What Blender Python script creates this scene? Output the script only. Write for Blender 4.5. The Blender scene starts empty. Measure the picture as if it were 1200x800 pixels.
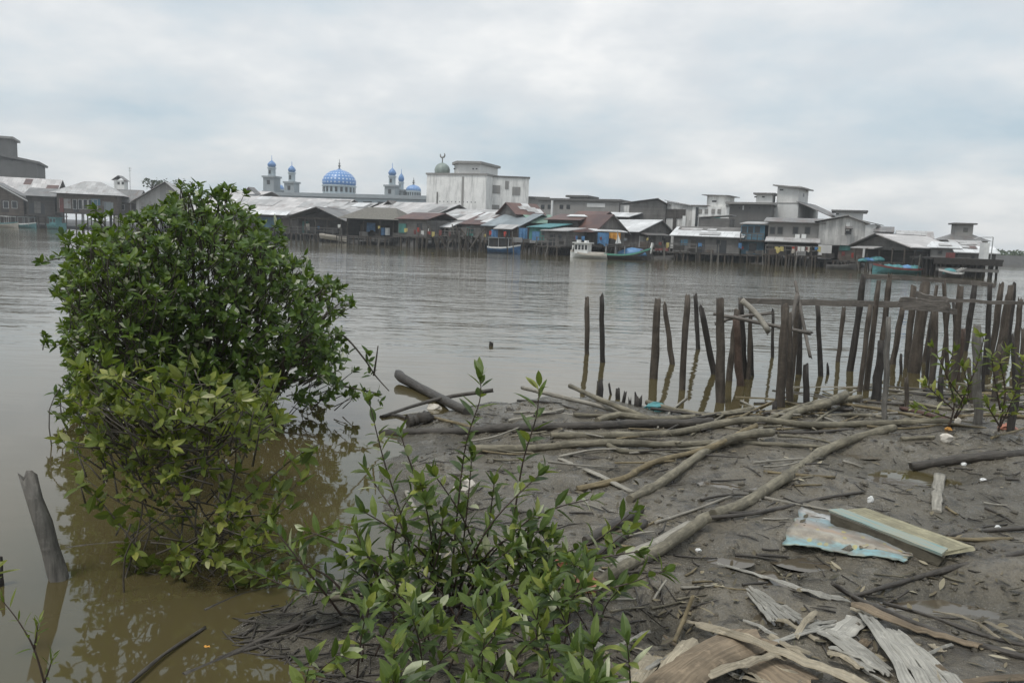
import bpy, math, random
import numpy as np
from mathutils import Vector, Matrix
random.seed(7)
R = random.uniform
PI = math.pi
scene = bpy.context.scene
COL = scene.collection

# ------------------------------------------------------------------ camera model (used to read positions off the ground plane)
H_CAM, F_PX, ROLL, PITCH = 1.9, 950.0, math.radians(2.2), math.atan(124 / 950)
cp, sp, cr, sr = math.cos(PITCH), math.sin(PITCH), math.cos(ROLL), math.sin(ROLL)
FW = Vector((0, cp, -sp)); U0 = Vector((0, sp, cp)); R0 = Vector((1, 0, 0))
RT = R0 * cr + U0 * sr
UP = U0 * cr - R0 * sr
EYE = Vector((0, 0, H_CAM))

def ray(px, py):
    return FW * F_PX + RT * (px - 600) + UP * (400 - py)
def W(px, py, Y):
    d = ray(px, py); t = Y / d.y
    return EYE + d * t
def G(px, py, z=0.0):
    d = ray(px, py); t = (z - H_CAM) / d.z
    return EYE + d * t

# ------------------------------------------------------------------ terrain height
def _h(ix, iy, s):
    n = (ix * 374761393 + iy * 668265263 + s * 1274126177) & 0xffffffff
    n = ((n ^ (n >> 13)) * 1274126177) & 0xffffffff
    return ((n ^ (n >> 16)) & 0xffff) / 65535.0
def vnoise(x, y, s=0):
    x = np.asarray(x, float); y = np.asarray(y, float)
    ix = np.floor(x).astype(np.int64); iy = np.floor(y).astype(np.int64)
    fx = x - ix; fy = y - iy
    fx = fx * fx * (3 - 2 * fx); fy = fy * fy * (3 - 2 * fy)
    a = _h(ix, iy, s); b = _h(ix + 1, iy, s); c = _h(ix, iy + 1, s); d = _h(ix + 1, iy + 1, s)
    return (a * (1 - fx) + b * fx) * (1 - fy) + (c * (1 - fx) + d * fx) * fy - 0.5

shore_px = [(150, 806), (200, 772), (262, 738), (330, 708), (390, 676), (436, 646), (452, 612), (444, 572), (452, 532), (470, 500), (500, 484), (545, 474), (600, 470), (640, 464),
            (690, 468), (740, 475), (800, 482), (858, 487), (905, 486), (950, 478), (1000, 470), (1060, 464), (1120, 466), (1210, 458), (1330, 440)]
POLY = [(-9.0, -30.0), (-4.0, 0.5)] + [tuple(G(*p).xy) for p in shore_px] + [(18.0, 10.2), (60.0, 14.0), (90.0, -30.0)]
PA = np.array(POLY); PB = np.roll(PA, -1, 0)
def sdist(x, y):
    x = np.asarray(x, float); y = np.asarray(y, float)
    best = np.full(x.shape, 1e9); ins = np.zeros(x.shape, bool)
    for (ax, ay), (bx, by) in zip(PA, PB):
        ex, ey = bx - ax, by - ay
        t = np.clip(((x - ax) * ex + (y - ay) * ey) / (ex * ex + ey * ey), 0, 1)
        best = np.minimum(best, np.hypot(x - ax - t * ex, y - ay - t * ey))
        c = ((ay > y) != (by > y))
        with np.errstate(divide='ignore', invalid='ignore'):
            xi = ax + (y - ay) / (by - ay if by != ay else 1e-9) * ex
        ins ^= c & (x < xi)
    return np.where(ins, best, -best)
PITS = []            # (x, y, radius x, radius y, depth)
def Hn(x, y):
    x = np.asarray(x, float); y = np.asarray(y, float)
    d = sdist(x, y) + vnoise(x * 1.7, y * 1.7, 3) * 0.35 + vnoise(x * 5, y * 5, 4) * 0.12
    h = np.where(d > 0, 0.115 * (1 - np.exp(-np.maximum(d, 0) / 0.8)) + 0.014 * np.minimum(np.maximum(d, 0), 4), np.maximum(0.16 * d, -1.6))
    k = np.clip(d * 2 + .3, 0, 1)
    h = h + k * (vnoise(x * 1.3, y * 1.3, 1) * .06 + vnoise(x * 4, y * 4, 2) * .045 + vnoise(x * 10, y * 10, 5) * .022 + vnoise(x * 23, y * 23, 6) * .012)
    for (cx, cy, rx, ry, dd) in PITS:
        h = h - dd * np.exp(-((x - cx) / rx) ** 2 - ((y - cy) / ry) ** 2)
    return h
def H1(x, y):
    return float(Hn(np.array([x]), np.array([y]))[0])
for (px, py, rx, ry, dd) in [(1165, 600, 1.1, .7, .12), (1140, 700, .7, .25, .10), (300, 760, .6, .3, .06), (1085, 548, .5, .35, .16), (785, 722, .13, .2, .15), (768, 742, .1, .12, .10), (800, 700, .09, .1, .07), (1120, 690, .5, .3, .08), (905, 660, .3, .22, .05), (1020, 545, .4, .3, .05), (1150, 520, .8, .18, -.06), (760, 690, .25, .2, -.04)]:
    g = G(px, py, .1); PITS.append((g.x, g.y, rx, ry, dd))
POOLS = [(905, 662, .34, .2), (1025, 547, .42, .22), (655, 560, .3, .14), (860, 560, .34, .16), (955, 640, .25, .16), (1075, 690, .45, .22), (830, 640, .25, .12), (1000, 520, .35, .12), (720, 545, .25, .1), (930, 720, .3, .16)]
POOLW = []
for (px, py, rx, ry) in POOLS:
    g = G(px, py, .15); PITS.append((g.x, g.y, rx, ry, .065)); POOLW.append((g.x, g.y, rx, ry))
def hit(px, py, lift=0.0):
    z = 0.1
    for _ in range(6):
        g = G(px, py, z + lift); z = .4 * z + .6 * max(H1(g.x, g.y), -0.02)
    return G(px, py, z + lift)

# ------------------------------------------------------------------ mesh builder
class MB:
    def __init__(s): s.v = []; s.f = []; s.uv = []; s.t = []
    def face(s, idx, uv=None, t=0.5):
        s.f.append(idx); s.uv.append(uv or [(0, 0)] * len(idx)); s.t.append(t)
    def poly(s, pts, t=.5):
        b = len(s.v); s.v += [tuple(p) for p in pts]; s.face(list(range(b, b + len(pts))), None, t)
    def box(s, x0, x1, y0, y1, z0, z1):
        b = len(s.v)
        s.v += [(x, y, z) for z in (z0, z1) for (x, y) in ((x0, y0), (x1, y0), (x1, y1), (x0, y1))]
        for q in ((3, 2, 1, 0), (4, 5, 6, 7), (0, 1, 5, 4), (1, 2, 6, 5), (2, 3, 7, 6), (3, 0, 4, 7)): s.face([b + i for i in q])
        return s
    def slab(s, pts, th):
        pts = [Vector(p) for p in pts]
        n = (pts[1] - pts[0]).cross(pts[-1] - pts[0]).normalized() * th
        b = len(s.v); k = len(pts)
        s.v += [tuple(p) for p in pts] + [tuple(p - n) for p in pts]
        s.face(list(range(b, b + k))); s.face([b + k + i for i in reversed(range(k))])
        for i in range(k):
            j = (i + 1) % k
            s.face([b + j, b + i, b + k + i, b + k + j])
        return s
    def tube(s, pts, rad, n=8, jag=0.0, rough=0.0, flat=1.0):
        pts = [Vector(p) for p in pts]; m = len(pts)
        if not hasattr(rad, '__len__'): rad = [rad] * m
        tang = [(pts[min(i + 1, m - 1)] - pts[max(i - 1, 0)]).normalized() for i in range(m)]
        ref = Vector((0, 0, 1)) if abs(tang[0].z) < .9 else Vector((1, 0, 0))
        a = tang[0].cross(ref).normalized()
        b0 = len(s.v); L = 0; Ls = []
        for i in range(m):
            if i: L += (pts[i] - pts[i - 1]).length
            Ls.append(L)
            a = (a - tang[i] * a.dot(tang[i])).normalized(); c = tang[i].cross(a)
            for k in range(n):
                an = 2 * PI * k / n
                r = rad[i] * (1 + R(-rough, rough))
                p = pts[i] + (a * math.cos(an) + c * math.sin(an) * flat) * r
                if jag and i == m - 1: p = p + tang[i] * R(-jag, jag)
                s.v.append(tuple(p))
        for i in range(m - 1):
            for k in range(n):
                k2 = (k + 1) % n
                u0, u1 = k / n * 6.28 * rad[0], (k + 1) / n * 6.28 * rad[0]
                s.face([b0 + i * n + k, b0 + i * n + k2, b0 + (i + 1) * n + k2, b0 + (i + 1) * n + k], [(u0, Ls[i]), (u1, Ls[i]), (u1, Ls[i + 1]), (u0, Ls[i + 1])])
        for e, tn in ((0, -1), (m - 1, 1)):
            c = len(s.v)
            q = pts[e] - tang[e] * (jag * .8 if (jag and e) else 0)
            s.v.append(tuple(q))
            for k in range(n):
                k2 = (k + 1) % n
                i0, i1 = b0 + e * n + k, b0 + e * n + k2
                s.face([c, i0, i1] if tn > 0 else [c, i1, i0], [(.3, .3), (.31, .3), (.31, .31)])
        return s
    def lathe(s, prof, n=16, cx=0, cy=0):
        b = len(s.v); m = len(prof)
        for (r, z) in prof:
            for k in range(n):
                an = 2 * PI * k / n
                s.v.append((cx + r * math.cos(an), cy + r * math.sin(an), z))
        for i in range(m - 1):
            for k in range(n):
                k2 = (k + 1) % n
                s.face([b + i * n + k, b + i * n + k2, b + (i + 1) * n + k2, b + (i + 1) * n + k],
                       [(k / n, i / (m - 1)), ((k + 1) / n, i / (m - 1)), ((k + 1) / n, (i + 1) / (m - 1)), (k / n, (i + 1) / (m - 1))])
        s.face([b + (m - 1) * n + k for k in range(n)]); s.face([b + k for k in reversed(range(n))])
        return s
    def leaf(s, base, d, n, L, wd, t, curl=.15, fold=.25, seg=2):
        d = Vector(d).normalized(); n = Vector(n); n = (n - d * n.dot(d)).normalized(); w = d.cross(n)
        b = len(s.v); base = Vector(base)
        prof = [(.0, .0), (.36, 1.0), (1.0, 0.0)] if seg == 2 else [(0, .03), (.22, .78), (.48, 1.0), (.76, .66), (1.0, 0.0)]
        rows = []
        for i, (q, ww) in enumerate(prof):
            c = base + d * (L * q) - n * (curl * L * q * q)
            if ww == 0: s.v.append(tuple(c)); rows.append([len(s.v) - 1]); continue
            off = w * (ww * wd * .5); up = n * (fold * ww * wd * .5)
            s.v += [tuple(c + off + up), tuple(c), tuple(c - off + up)]
            k = len(s.v); rows.append([k - 3, k - 2, k - 1])
        for i in range(len(rows) - 1):
            A, B = rows[i], rows[i + 1]
            v0, v1 = prof[i][0], prof[i + 1][0]
            if len(A) == 1 and len(B) == 3:
                s.face([A[0], B[1], B[0]], [(.5, v0), (.5, v1), (0, v1)], t); s.face([A[0], B[2], B[1]], [(.5, v0), (1, v1), (.5, v1)], t)
            elif len(A) == 3 and len(B) == 1:
                s.face([A[0], A[1], B[0]], [(0, v0), (.5, v0), (.5, v1)], t); s.face([A[1], A[2], B[0]], [(.5, v0), (1, v0), (.5, v1)], t)
            else:
                s.face([A[0], A[1], B[1], B[0]], [(0, v0), (.5, v0), (.5, v1), (0, v1)], t); s.face([A[1], A[2], B[2], B[1]], [(.5, v0), (1, v0), (1, v1), (.5, v1)], t)
    def ribbon(s, pts, wd, th=.004, arch=.1, n=5, jag=.25, side=None, split=0.0):
        # thin bark / frond sheet that follows pts; real thickness; ragged ends
        pts = [Vector(p) for p in pts]; m = len(pts)
        if not hasattr(wd, '__len__'): wd = [wd] * m
        b = len(s.v); Ls = [0]
        for i in range(1, m): Ls.append(Ls[-1] + (pts[i] - pts[i - 1]).length)
        for lay in (0, 1):
            rnd = random.Random(int(pts[0].x * 1e4) & 0xffff)
            for i in range(m):
                tg = (pts[min(i + 1, m - 1)] - pts[max(i - 1, 0)]).normalized()
                sd = tg.cross(Vector((0, 0, 1))).normalized(); up = sd.cross(tg)
                if side: sd = (sd * math.cos(side) + up * math.sin(side)).normalized(); up = sd.cross(tg)
                for k in range(n):
                    q = k / (n - 1) - .5
                    p = pts[i] + sd * (q * wd[i]) + up * (arch * wd[i] * (1 - 4 * q * q) + rnd.uniform(-.004, .004))
                    if i in (0, m - 1): p = p + tg * (rnd.uniform(-jag, jag) * wd[i])
                    s.v.append(tuple(p - up * th * lay))
        def id(l, i, k): return b + (l * m + i) * n + k
        for i in range(m - 1):
            for k in range(n - 1):
                uv = [(k * .02, Ls[i]), (k * .02, Ls[i + 1]), (k * .02 + .02, Ls[i + 1]), (k * .02 + .02, Ls[i])]
                s.face([id(0, i, k), id(0, i + 1, k), id(0, i + 1, k + 1), id(0, i, k + 1)], uv)
                s.face([id(1, i, k), id(1, i, k + 1), id(1, i + 1, k + 1), id(1, i + 1, k)], uv)
            s.face([id(0, i, 0), id(1, i, 0), id(1, i + 1, 0), id(0, i + 1, 0)]); s.face([id(0, i, n - 1), id(0, i + 1, n - 1), id(1, i + 1, n - 1), id(1, i, n - 1)])
        for k in range(n - 1):
            s.face([id(0, 0, k), id(0, 0, k + 1), id(1, 0, k + 1), id(1, 0, k)]); s.face([id(0, m - 1, k), id(1, m - 1, k), id(1, m - 1, k + 1), id(0, m - 1, k + 1)])
        return s
    def build(s, name, mat, parent=None, smooth=False, loc=None):
        me = bpy.data.meshes.new(name)
        vs = s.v
        if loc is not None: vs = [(x - loc[0], y - loc[1], z - loc[2]) for x, y, z in vs]
        me.from_pydata(vs, [], s.f)
        ul = me.uv_layers.new(name='UVMap')
        flat = [c for f in s.uv for uv in f for c in uv]
        ul.data.foreach_set('uv', flat)
        at = me.attributes.new('tint', 'FLOAT', 'FACE'); at.data.foreach_set('value', s.t)
        if mat: me.materials.append(mat)
        if smooth: me.polygons.foreach_set('use_smooth', [True] * len(me.polygons))
        me.update()
        o = bpy.data.objects.new(name, me); COL.objects.link(o)
        if parent: o.parent = parent
        if loc is not None: o.location = loc
        return o

def tag(o, label=None, cat=None, group=None, kind=None):
    if label: o['label'] = label
    if cat: o['category'] = cat
    if group: o['group'] = group
    if kind: o['kind'] = kind
    return o
def empty(name, loc, rz=0, label=None, cat=None, group=None):
    o = bpy.data.objects.new(name, None); COL.objects.link(o)
    o.location = loc; o.rotation_euler = (0, 0, rz); o.empty_display_size = .3
    return tag(o, label, cat, group)
def smooth_path(pts, per=4):
    pts = [Vector(p) for p in pts]
    if len(pts) < 3:
        return [pts[0].lerp(pts[-1], i / per) for i in range(per + 1)]
    out = []
    for i in range(len(pts) - 1):
        p0 = pts[max(i - 1, 0)]; p1 = pts[i]; p2 = pts[i + 1]; p3 = pts[min(i + 2, len(pts) - 1)]
        for k in range(per):
            t = k / per
            out.append(.5 * ((2 * p1) + (p2 - p0) * t + (2 * p0 - 5 * p1 + 4 * p2 - p3) * t * t + (3 * p1 - p0 - 3 * p2 + p3) * t ** 3))
    out.append(pts[-1]); return out

# ------------------------------------------------------------------ materials
def newmat(name):
    m = bpy.data.materials.new(name); m.use_nodes = True
    nt = m.node_tree; b = nt.nodes['Principled BSDF']
    return m, nt, b
def N(nt, typ, **kw):
    n = nt.nodes.new(typ)
    for k, v in kw.items():
        if k in n.inputs: n.inputs[k].default_value = v
        else: setattr(n, k, v)
    return n
def noise(nt, vec, scale, detail=5, rough=.6):
    n = N(nt, 'ShaderNodeTexNoise'); n.inputs['Scale'].default_value = scale; n.inputs['Detail'].default_value = detail; n.inputs['Roughness'].default_value = rough
    if vec is not None: nt.links.new(vec, n.inputs['Vector'])
    return n.outputs['Fac']
def ramp(nt, fac, stops):
    n = N(nt, 'ShaderNodeValToRGB'); e = n.color_ramp.elements
    while len(e) < len(stops): e.new(.5)
    for i, (p, c) in enumerate(stops): e[i].position = p; e[i].color = (c, c, c, 1) if not hasattr(c, '__len__') else (*c, 1)
    nt.links.new(fac, n.inputs[0]); return n.outputs[0]
def mix(nt, fac, a, b, mode='MIX'):
    n = N(nt, 'ShaderNodeMix'); n.data_type = 'RGBA'; n.blend_type = mode
    for sock, val in ((n.inputs[0], fac), (n.inputs[6], a), (n.inputs[7], b)):
        if isinstance(val, bpy.types.NodeSocket): nt.links.new(val, sock)
        elif hasattr(val, '__len__'): sock.default_value = (*val, 1)
        else: sock.default_value = val
    return n.outputs[2]
def coords(nt, kind='Object', scale=(1, 1, 1), rot=(0, 0, 0), rand=True):
    tc = N(nt, 'ShaderNodeTexCoord'); mp = N(nt, 'ShaderNodeMapping'); mp.inputs['Scale'].default_value = scale; mp.inputs['Rotation'].default_value = rot
    v = tc.outputs[kind]
    if rand:
        oi = N(nt, 'ShaderNodeObjectInfo'); ad = N(nt, 'ShaderNodeVectorMath', operation='ADD'); mu = N(nt, 'ShaderNodeMath', operation='MULTIPLY'); mu.inputs[1].default_value = 37.0
        nt.links.new(oi.outputs['Random'], mu.inputs[0]); nt.links.new(v, ad.inputs[0]); nt.links.new(mu.outputs[0], ad.inputs[1]); v = ad.outputs[0]
    nt.links.new(v, mp.inputs[0]); return mp.outputs[0]
def bump(nt, b, h, strength=.5, dist=.02):
    n = N(nt, 'ShaderNodeBump'); n.inputs['Strength'].default_value = strength; n.inputs['Distance'].default_value = dist
    nt.links.new(h, n.inputs['Height']); nt.links.new(n.outputs[0], b.inputs['Normal']); return n
def sc(c, k): return tuple(min(1, x * k) for x in c)

def m_wood(name, c, kind='UV', k=1.0, rough=.75, stretch=(60, 4, 4), spots=.5):
    m, nt, b = newmat(name)
    v = coords(nt, kind, stretch); v2 = coords(nt, 'Object', (1, 1, 1))
    g = noise(nt, v, 1.0, 6, .65); n2 = noise(nt, v2, 5, 5, .6); n3 = noise(nt, v2, 22, 4, .6)
    col = ramp(nt, g, [(.25, sc(c, .45)), (.5, c), (.75, sc(c, 1.5))])
    col = mix(nt, ramp(nt, n2, [(.42, 0), (.62, spots)]), col, sc(c, .4))
    col = mix(nt, ramp(nt, n3, [(.56, 0), (.7, .45)]), col, sc(c, 1.7))
    nt.links.new(col, b.inputs['Base Color']); b.inputs['Roughness'].default_value = rough; b.inputs['Specular IOR Level'].default_value = .3
    ad = N(nt, 'ShaderNodeMath', operation='ADD'); nt.links.new(g, ad.inputs[0]); nt.links.new(n2, ad.inputs[1])
    bump(nt, b, ad.outputs[0], .9, .014); return m
def m_planks(name, c, vertical=False, w=.22, var=.35):
    m, nt, b = newmat(name)
    tc = N(nt, 'ShaderNodeTexCoord'); sx = N(nt, 'ShaderNodeSeparateXYZ'); nt.links.new(tc.outputs['Object'], sx.inputs[0])
    ad = N(nt, 'ShaderNodeMath', operation='ADD'); nt.links.new(sx.outputs[0], ad.inputs[0]); nt.links.new(sx.outputs[1], ad.inputs[1])
    cb = N(nt, 'ShaderNodeCombineXYZ')
    nt.links.new(ad.outputs[0], cb.inputs[1 if vertical else 0]); nt.links.new(sx.outputs[2], cb.inputs[0 if vertical else 1])
    br = N(nt, 'ShaderNodeTexBrick'); nt.links.new(cb.outputs[0], br.inputs['Vector'])
    br.inputs['Scale'].default_value = 1; br.inputs['Brick Width'].default_value = 3.1; br.inputs['Row Height'].default_value = w; br.inputs['Mortar Size'].default_value = .012
    br.inputs['Color1'].default_value = (*sc(c, 1 - var), 1); br.inputs['Color2'].default_value = (*sc(c, 1 + var), 1); br.inputs['Mortar'].default_value = (*sc(c, .25), 1); br.inputs['Bias'].default_value = 0
    v = coords(nt, 'Object', (1, 1, .35)); n1 = noise(nt, v, 1.1, 6, .65)
    col = mix(nt, .55, br.outputs['Color'], ramp(nt, n1, [(.3, sc(c, .35)), (.7, sc(c, 1.6))]), 'MIX')
    nt.links.new(col, b.inputs['Base Color']); b.inputs['Roughness'].default_value = .85; b.inputs['Specular IOR Level'].default_value = .2
    return m
def m_zinc(name, c, rust=.3, dark=.5, rustc=(.13, .06, .04)):
    m, nt, b = newmat(name)
    v = coords(nt, 'Object')
    br = N(nt, 'ShaderNodeTexBrick'); nt.links.new(v, br.inputs['Vector'])
    br.inputs['Scale'].default_value = 1; br.inputs['Brick Width'].default_value = .85; br.inputs['Row Height'].default_value = 1.9; br.inputs['Mortar Size'].default_value = .02
    br.inputs['Color1'].default_value = (*sc(c, .78), 1); br.inputs['Color2'].default_value = (*sc(c, 1.15), 1); br.inputs['Mortar'].default_value = (*sc(c, dark), 1)
    n1 = noise(nt, coords(nt, 'Object', (1, .5, 1)), .9, 6, .7); n2 = noise(nt, v, .35, 4, .6)
    col = mix(nt, ramp(nt, n1, [(.62 - .25 * rust, 0), (.75, min(1, .5 + rust))]), br.outputs['Color'], rustc)
    col = mix(nt, ramp(nt, n2, [(.3, .45), (.6, 0)]), col, sc(c, .5))
    nt.links.new(col, b.inputs['Base Color']); b.inputs['Roughness'].default_value = .55; b.inputs['Metallic'].default_value = .0
    wv = N(nt, 'ShaderNodeTexWave'); nt.links.new(v, wv.inputs[0]); wv.inputs['Scale'].default_value = 2.2
    bump(nt, b, wv.outputs['Fac'], .35, .03); return m
def m_conc(name, c, stain=.5, sc_=.5):
    m, nt, b = newmat(name)
    n1 = noise(nt, coords(nt, 'Object', (1, 1, .18)), sc_ * 2, 7, .65); n2 = noise(nt, coords(nt, 'Object'), sc_, 5, .6); n3 = noise(nt, coords(nt, 'Object'), 6, 4, .6)
    col = mix(nt, ramp(nt, n1, [(.48, 0), (.72, stain)]), c, sc(c, .35))
    col = mix(nt, ramp(nt, n2, [(.4, .35), (.65, 0)]), col, sc(c, .7))
    col = mix(nt, ramp(nt, n3, [(.35, .3), (.6, 0)]), col, sc(c, .75))
    nt.links.new(col, b.inputs['Base Color']); b.inputs['Roughness'].default_value = .9; b.inputs['Specular IOR Level'].default_value = .2
    bump(nt, b, n3, .3, .02); return m
def m_plain(name, c, rough=.6, var=.25, scale=3.0, metal=0):
    m, nt, b = newmat(name)
    n1 = noise(nt, coords(nt, 'Object'), scale, 5, .6)
    col = ramp(nt, n1, [(.3, sc(c, 1 - var)), (.7, sc(c, 1 + var))])
    nt.links.new(col, b.inputs['Base Color']); b.inputs['Roughness'].default_value = rough; b.inputs['Metallic'].default_value = metal
    return m
def m_leaf(name, stops, rough=.45, transl=.3):
    m, nt, b = newmat(name)
    at = N(nt, 'ShaderNodeAttribute'); at.attribute_name = 'tint'
    col = ramp(nt, at.outputs['Fac'], stops)
    uv = N(nt, 'ShaderNodeTexCoord'); sx = N(nt, 'ShaderNodeSeparateXYZ'); nt.links.new(uv.outputs['UV'], sx.inputs[0])
    d = N(nt, 'ShaderNodeMath', operation='SUBTRACT'); nt.links.new(sx.outputs[0], d.inputs[0]); d.inputs[1].default_value = .5
    ab = N(nt, 'ShaderNodeMath', operation='ABSOLUTE'); nt.links.new(d.outputs[0], ab.inputs[0])
    rib = ramp(nt, ab.outputs[0], [(.0, .55), (.06, 0)])
    nz = noise(nt, coords(nt, 'Object', rand=False), 14, 3, .6)
    col = mix(nt, ramp(nt, nz, [(.3, .5), (.6, 0)]), col, mix(nt, .6, col, (.02, .03, .01)))
    col = mix(nt, rib, col, mix(nt, .5, col, (.25, .3, .1)))
    nt.links.new(col, b.inputs['Base Color']); b.inputs['Roughness'].default_value = rough; b.inputs['Specular IOR Level'].default_value = .3
    tr = N(nt, 'ShaderNodeBsdfTranslucent'); nt.links.new(mix(nt, .35, col, (.25, .36, .02)), tr.inputs[0])
    ms = N(nt, 'ShaderNodeMixShader'); ms.inputs[0].default_value = transl
    out = nt.nodes['Material Output']; nt.links.new(b.outputs[0], ms.inputs[1]); nt.links.new(tr.outputs[0], ms.inputs[2]); nt.links.new(ms.outputs[0], out.inputs[0])
    return m

M = {}
M['pile'] = m_wood('weathered_pile_wood', (.080, .066, .053), 'Object', stretch=(26, 26, 2.2), spots=.55)
M['pile_dark'] = m_wood('wet_dark_pile_wood', (.042, .037, .033), 'Object', stretch=(26, 26, 2.2))
M['pile_grey'] = m_wood('sun_grey_wood', (.15, .14, .125), 'Object', stretch=(30, 30, 2))
M['pile_red'] = m_wood('reddish_rotten_wood', (.085, .058, .045), 'Object', stretch=(26, 26, 2.2))
M['log'] = m_wood('pale_mangrove_bark', (.185, .165, .12), 'UV', stretch=(45, 7, 1), spots=.7)
M['log_yellow'] = m_wood('tan_mangrove_bark', (.18, .145, .085), 'UV', stretch=(45, 7, 1), spots=.6)
M['log_dark'] = m_wood('muddy_bark', (.065, .057, .048), 'UV', stretch=(45, 7, 1), rough=.5)
M['log_pale'] = m_wood('bleached_driftwood', (.27, .25, .21), 'UV', stretch=(70, 3, 1), spots=.35)
M['beam_red'] = m_wood('red_brown_beam_wood', (.09, .05, .04), 'UV', stretch=(60, 3, 1))
M['frond'] = m_wood('dry_palm_sheath', (.44, .38, .28), 'UV', stretch=(240, 3, 1), spots=.55)
M['frond_grey'] = m_wood('grey_bark_sheet', (.43, .41, .36), 'UV', stretch=(240, 3, 1), spots=.4)
M['frond_brown'] = m_wood('brown_bark_sheet', (.22, .17, .115), 'UV', stretch=(240, 3, 1), spots=.6)
M['stem'] = m_plain('red_brown_stem_bark', (.045, .028, .02), .6, .4, 20)
M['twig'] = m_plain('grey_brown_twig_bark', (.06, .05, .038), .7, .4, 12)
M['leaf_dark'] = m_leaf('mangrove_leaf', [(0, (.028, .056, .010)), (.35, (.055, .105, .015)), (.7, (.105, .165, .022)), (.93, (.19, .24, .045)), (.955, (.5, .52, .38)), (1, (.6, .6, .46))], .4, .32)  # palest stops: leaf undersides, plus gloss glints painted into the colour
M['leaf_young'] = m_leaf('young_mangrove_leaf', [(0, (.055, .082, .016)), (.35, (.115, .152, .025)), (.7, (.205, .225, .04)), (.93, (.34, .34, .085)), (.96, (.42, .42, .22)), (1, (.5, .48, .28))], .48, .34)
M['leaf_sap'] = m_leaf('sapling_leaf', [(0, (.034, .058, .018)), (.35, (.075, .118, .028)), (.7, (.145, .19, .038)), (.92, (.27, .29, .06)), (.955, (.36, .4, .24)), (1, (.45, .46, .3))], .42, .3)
M['leaf_far'] = m_leaf('far_tree_leaf', [(0, (.02, .035, .02)), (1, (.06, .085, .04))], .6, .1)
M['wood_grey'] = m_planks('grey_plank_wall', (.145, .138, .13))
M['wood_greyv'] = m_planks('grey_board_wall', (.155, .145, .135), True, .25)
M['wood_dark'] = m_planks('dark_plank_wall', (.075, .068, .062))
M['wood_brown'] = m_planks('brown_plank_wall', (.13, .105, .088))
M['wood_light'] = m_planks('pale_board_wall', (.50, .49, .47), True, .3)
M['zinc'] = m_zinc('old_zinc_sheet', (.40, .39, .38), .36)
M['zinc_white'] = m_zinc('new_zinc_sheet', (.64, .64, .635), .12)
M['zinc_pink'] = m_zinc('pinkish_zinc_sheet', (.50, .475, .46), .3)  # zinc whose own colour is a pale pinkish grey
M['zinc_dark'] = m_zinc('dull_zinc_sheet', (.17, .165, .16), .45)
M['zinc_blue'] = m_zinc('blue_grey_zinc_sheet', (.22, .25, .265), .15)
M['rust'] = m_zinc('rusted_zinc_sheet', (.085, .042, .036), .8, .6, (.14, .06, .035))
M['thatch'] = m_wood('grey_thatch', (.16, .15, .13), 'Object', stretch=(8, 3, 8), rough=.95)
M['conc'] = m_conc('grey_concrete', (.29, .28, .265), .5)
M['conc_dark'] = m_conc('dark_render', (.15, .145, .138), .4)
M['conc_pale'] = m_conc('pale_concrete', (.66, .655, .635), .35)
M['conc_white'] = m_conc('stained_whitewash', (.84, .83, .80), .9, .8)
M['mosque'] = m_conc('pale_blue_render', (.44, .50, .53), .25)
M['mosque_grey'] = m_conc('grey_blue_render', (.33, .36, .375), .25)
M['blue_wall'] = m_planks('faded_blue_boards', (.10, .20, .27), True, .3)
M['teal_wall'] = m_planks('teal_boards', (.07, .20, .18), True, .3)
M['glass'] = m_plain('dark_window_opening', (.025, .027, .03), .3, .2)
M['frame'] = m_plain('white_window_frame', (.5, .5, .49), .6, .15)
M['blue'] = m_plain('blue_tarpaulin', (.07, .18, .34), .5, .3)
M['teal'] = m_plain('teal_netting', (.05, .18, .19), .6, .35)
M['green'] = m_plain('green_awning_sheet', (.15, .24, .19), .6, .35)
M['orange'] = m_plain('orange_yellow_tarpaulin', (.50, .24, .04), .55, .25)
M['red'] = m_plain('red_cloth', (.4, .05, .035), .6, .3)
M['maroon'] = m_plain('maroon_paint', (.16, .045, .04), .6, .3)
M['yellow'] = m_plain('yellow_cloth', (.5, .42, .16), .6, .3)
M['white'] = m_plain('white_paint', (.68, .68, .66), .4, .12)
M['cream'] = m_plain('cream_cloth', (.5, .46, .4), .7, .2)
M['boat_blue'] = m_plain('blue_boat_paint', (.05, .13, .27), .4, .3)
M['boat_teal'] = m_plain('teal_boat_paint', (.07, .20, .21), .45, .3)
M['boat_dark'] = m_plain('dark_boat_timber', (.045, .04, .038), .6, .3)
M['boat_green'] = m_plain('green_boat_stripe', (.10, .30, .22), .5, .2)
M['metal'] = m_plain('galvanised_pole', (.3, .3, .3), .45, .2)
M['finial'] = m_plain('finial_metal', (.16, .16, .15), .45, .2)
M['dome_grey'] = m_plain('grey_green_dome', (.21, .25, .225), .45, .25, 1.5)
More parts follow.
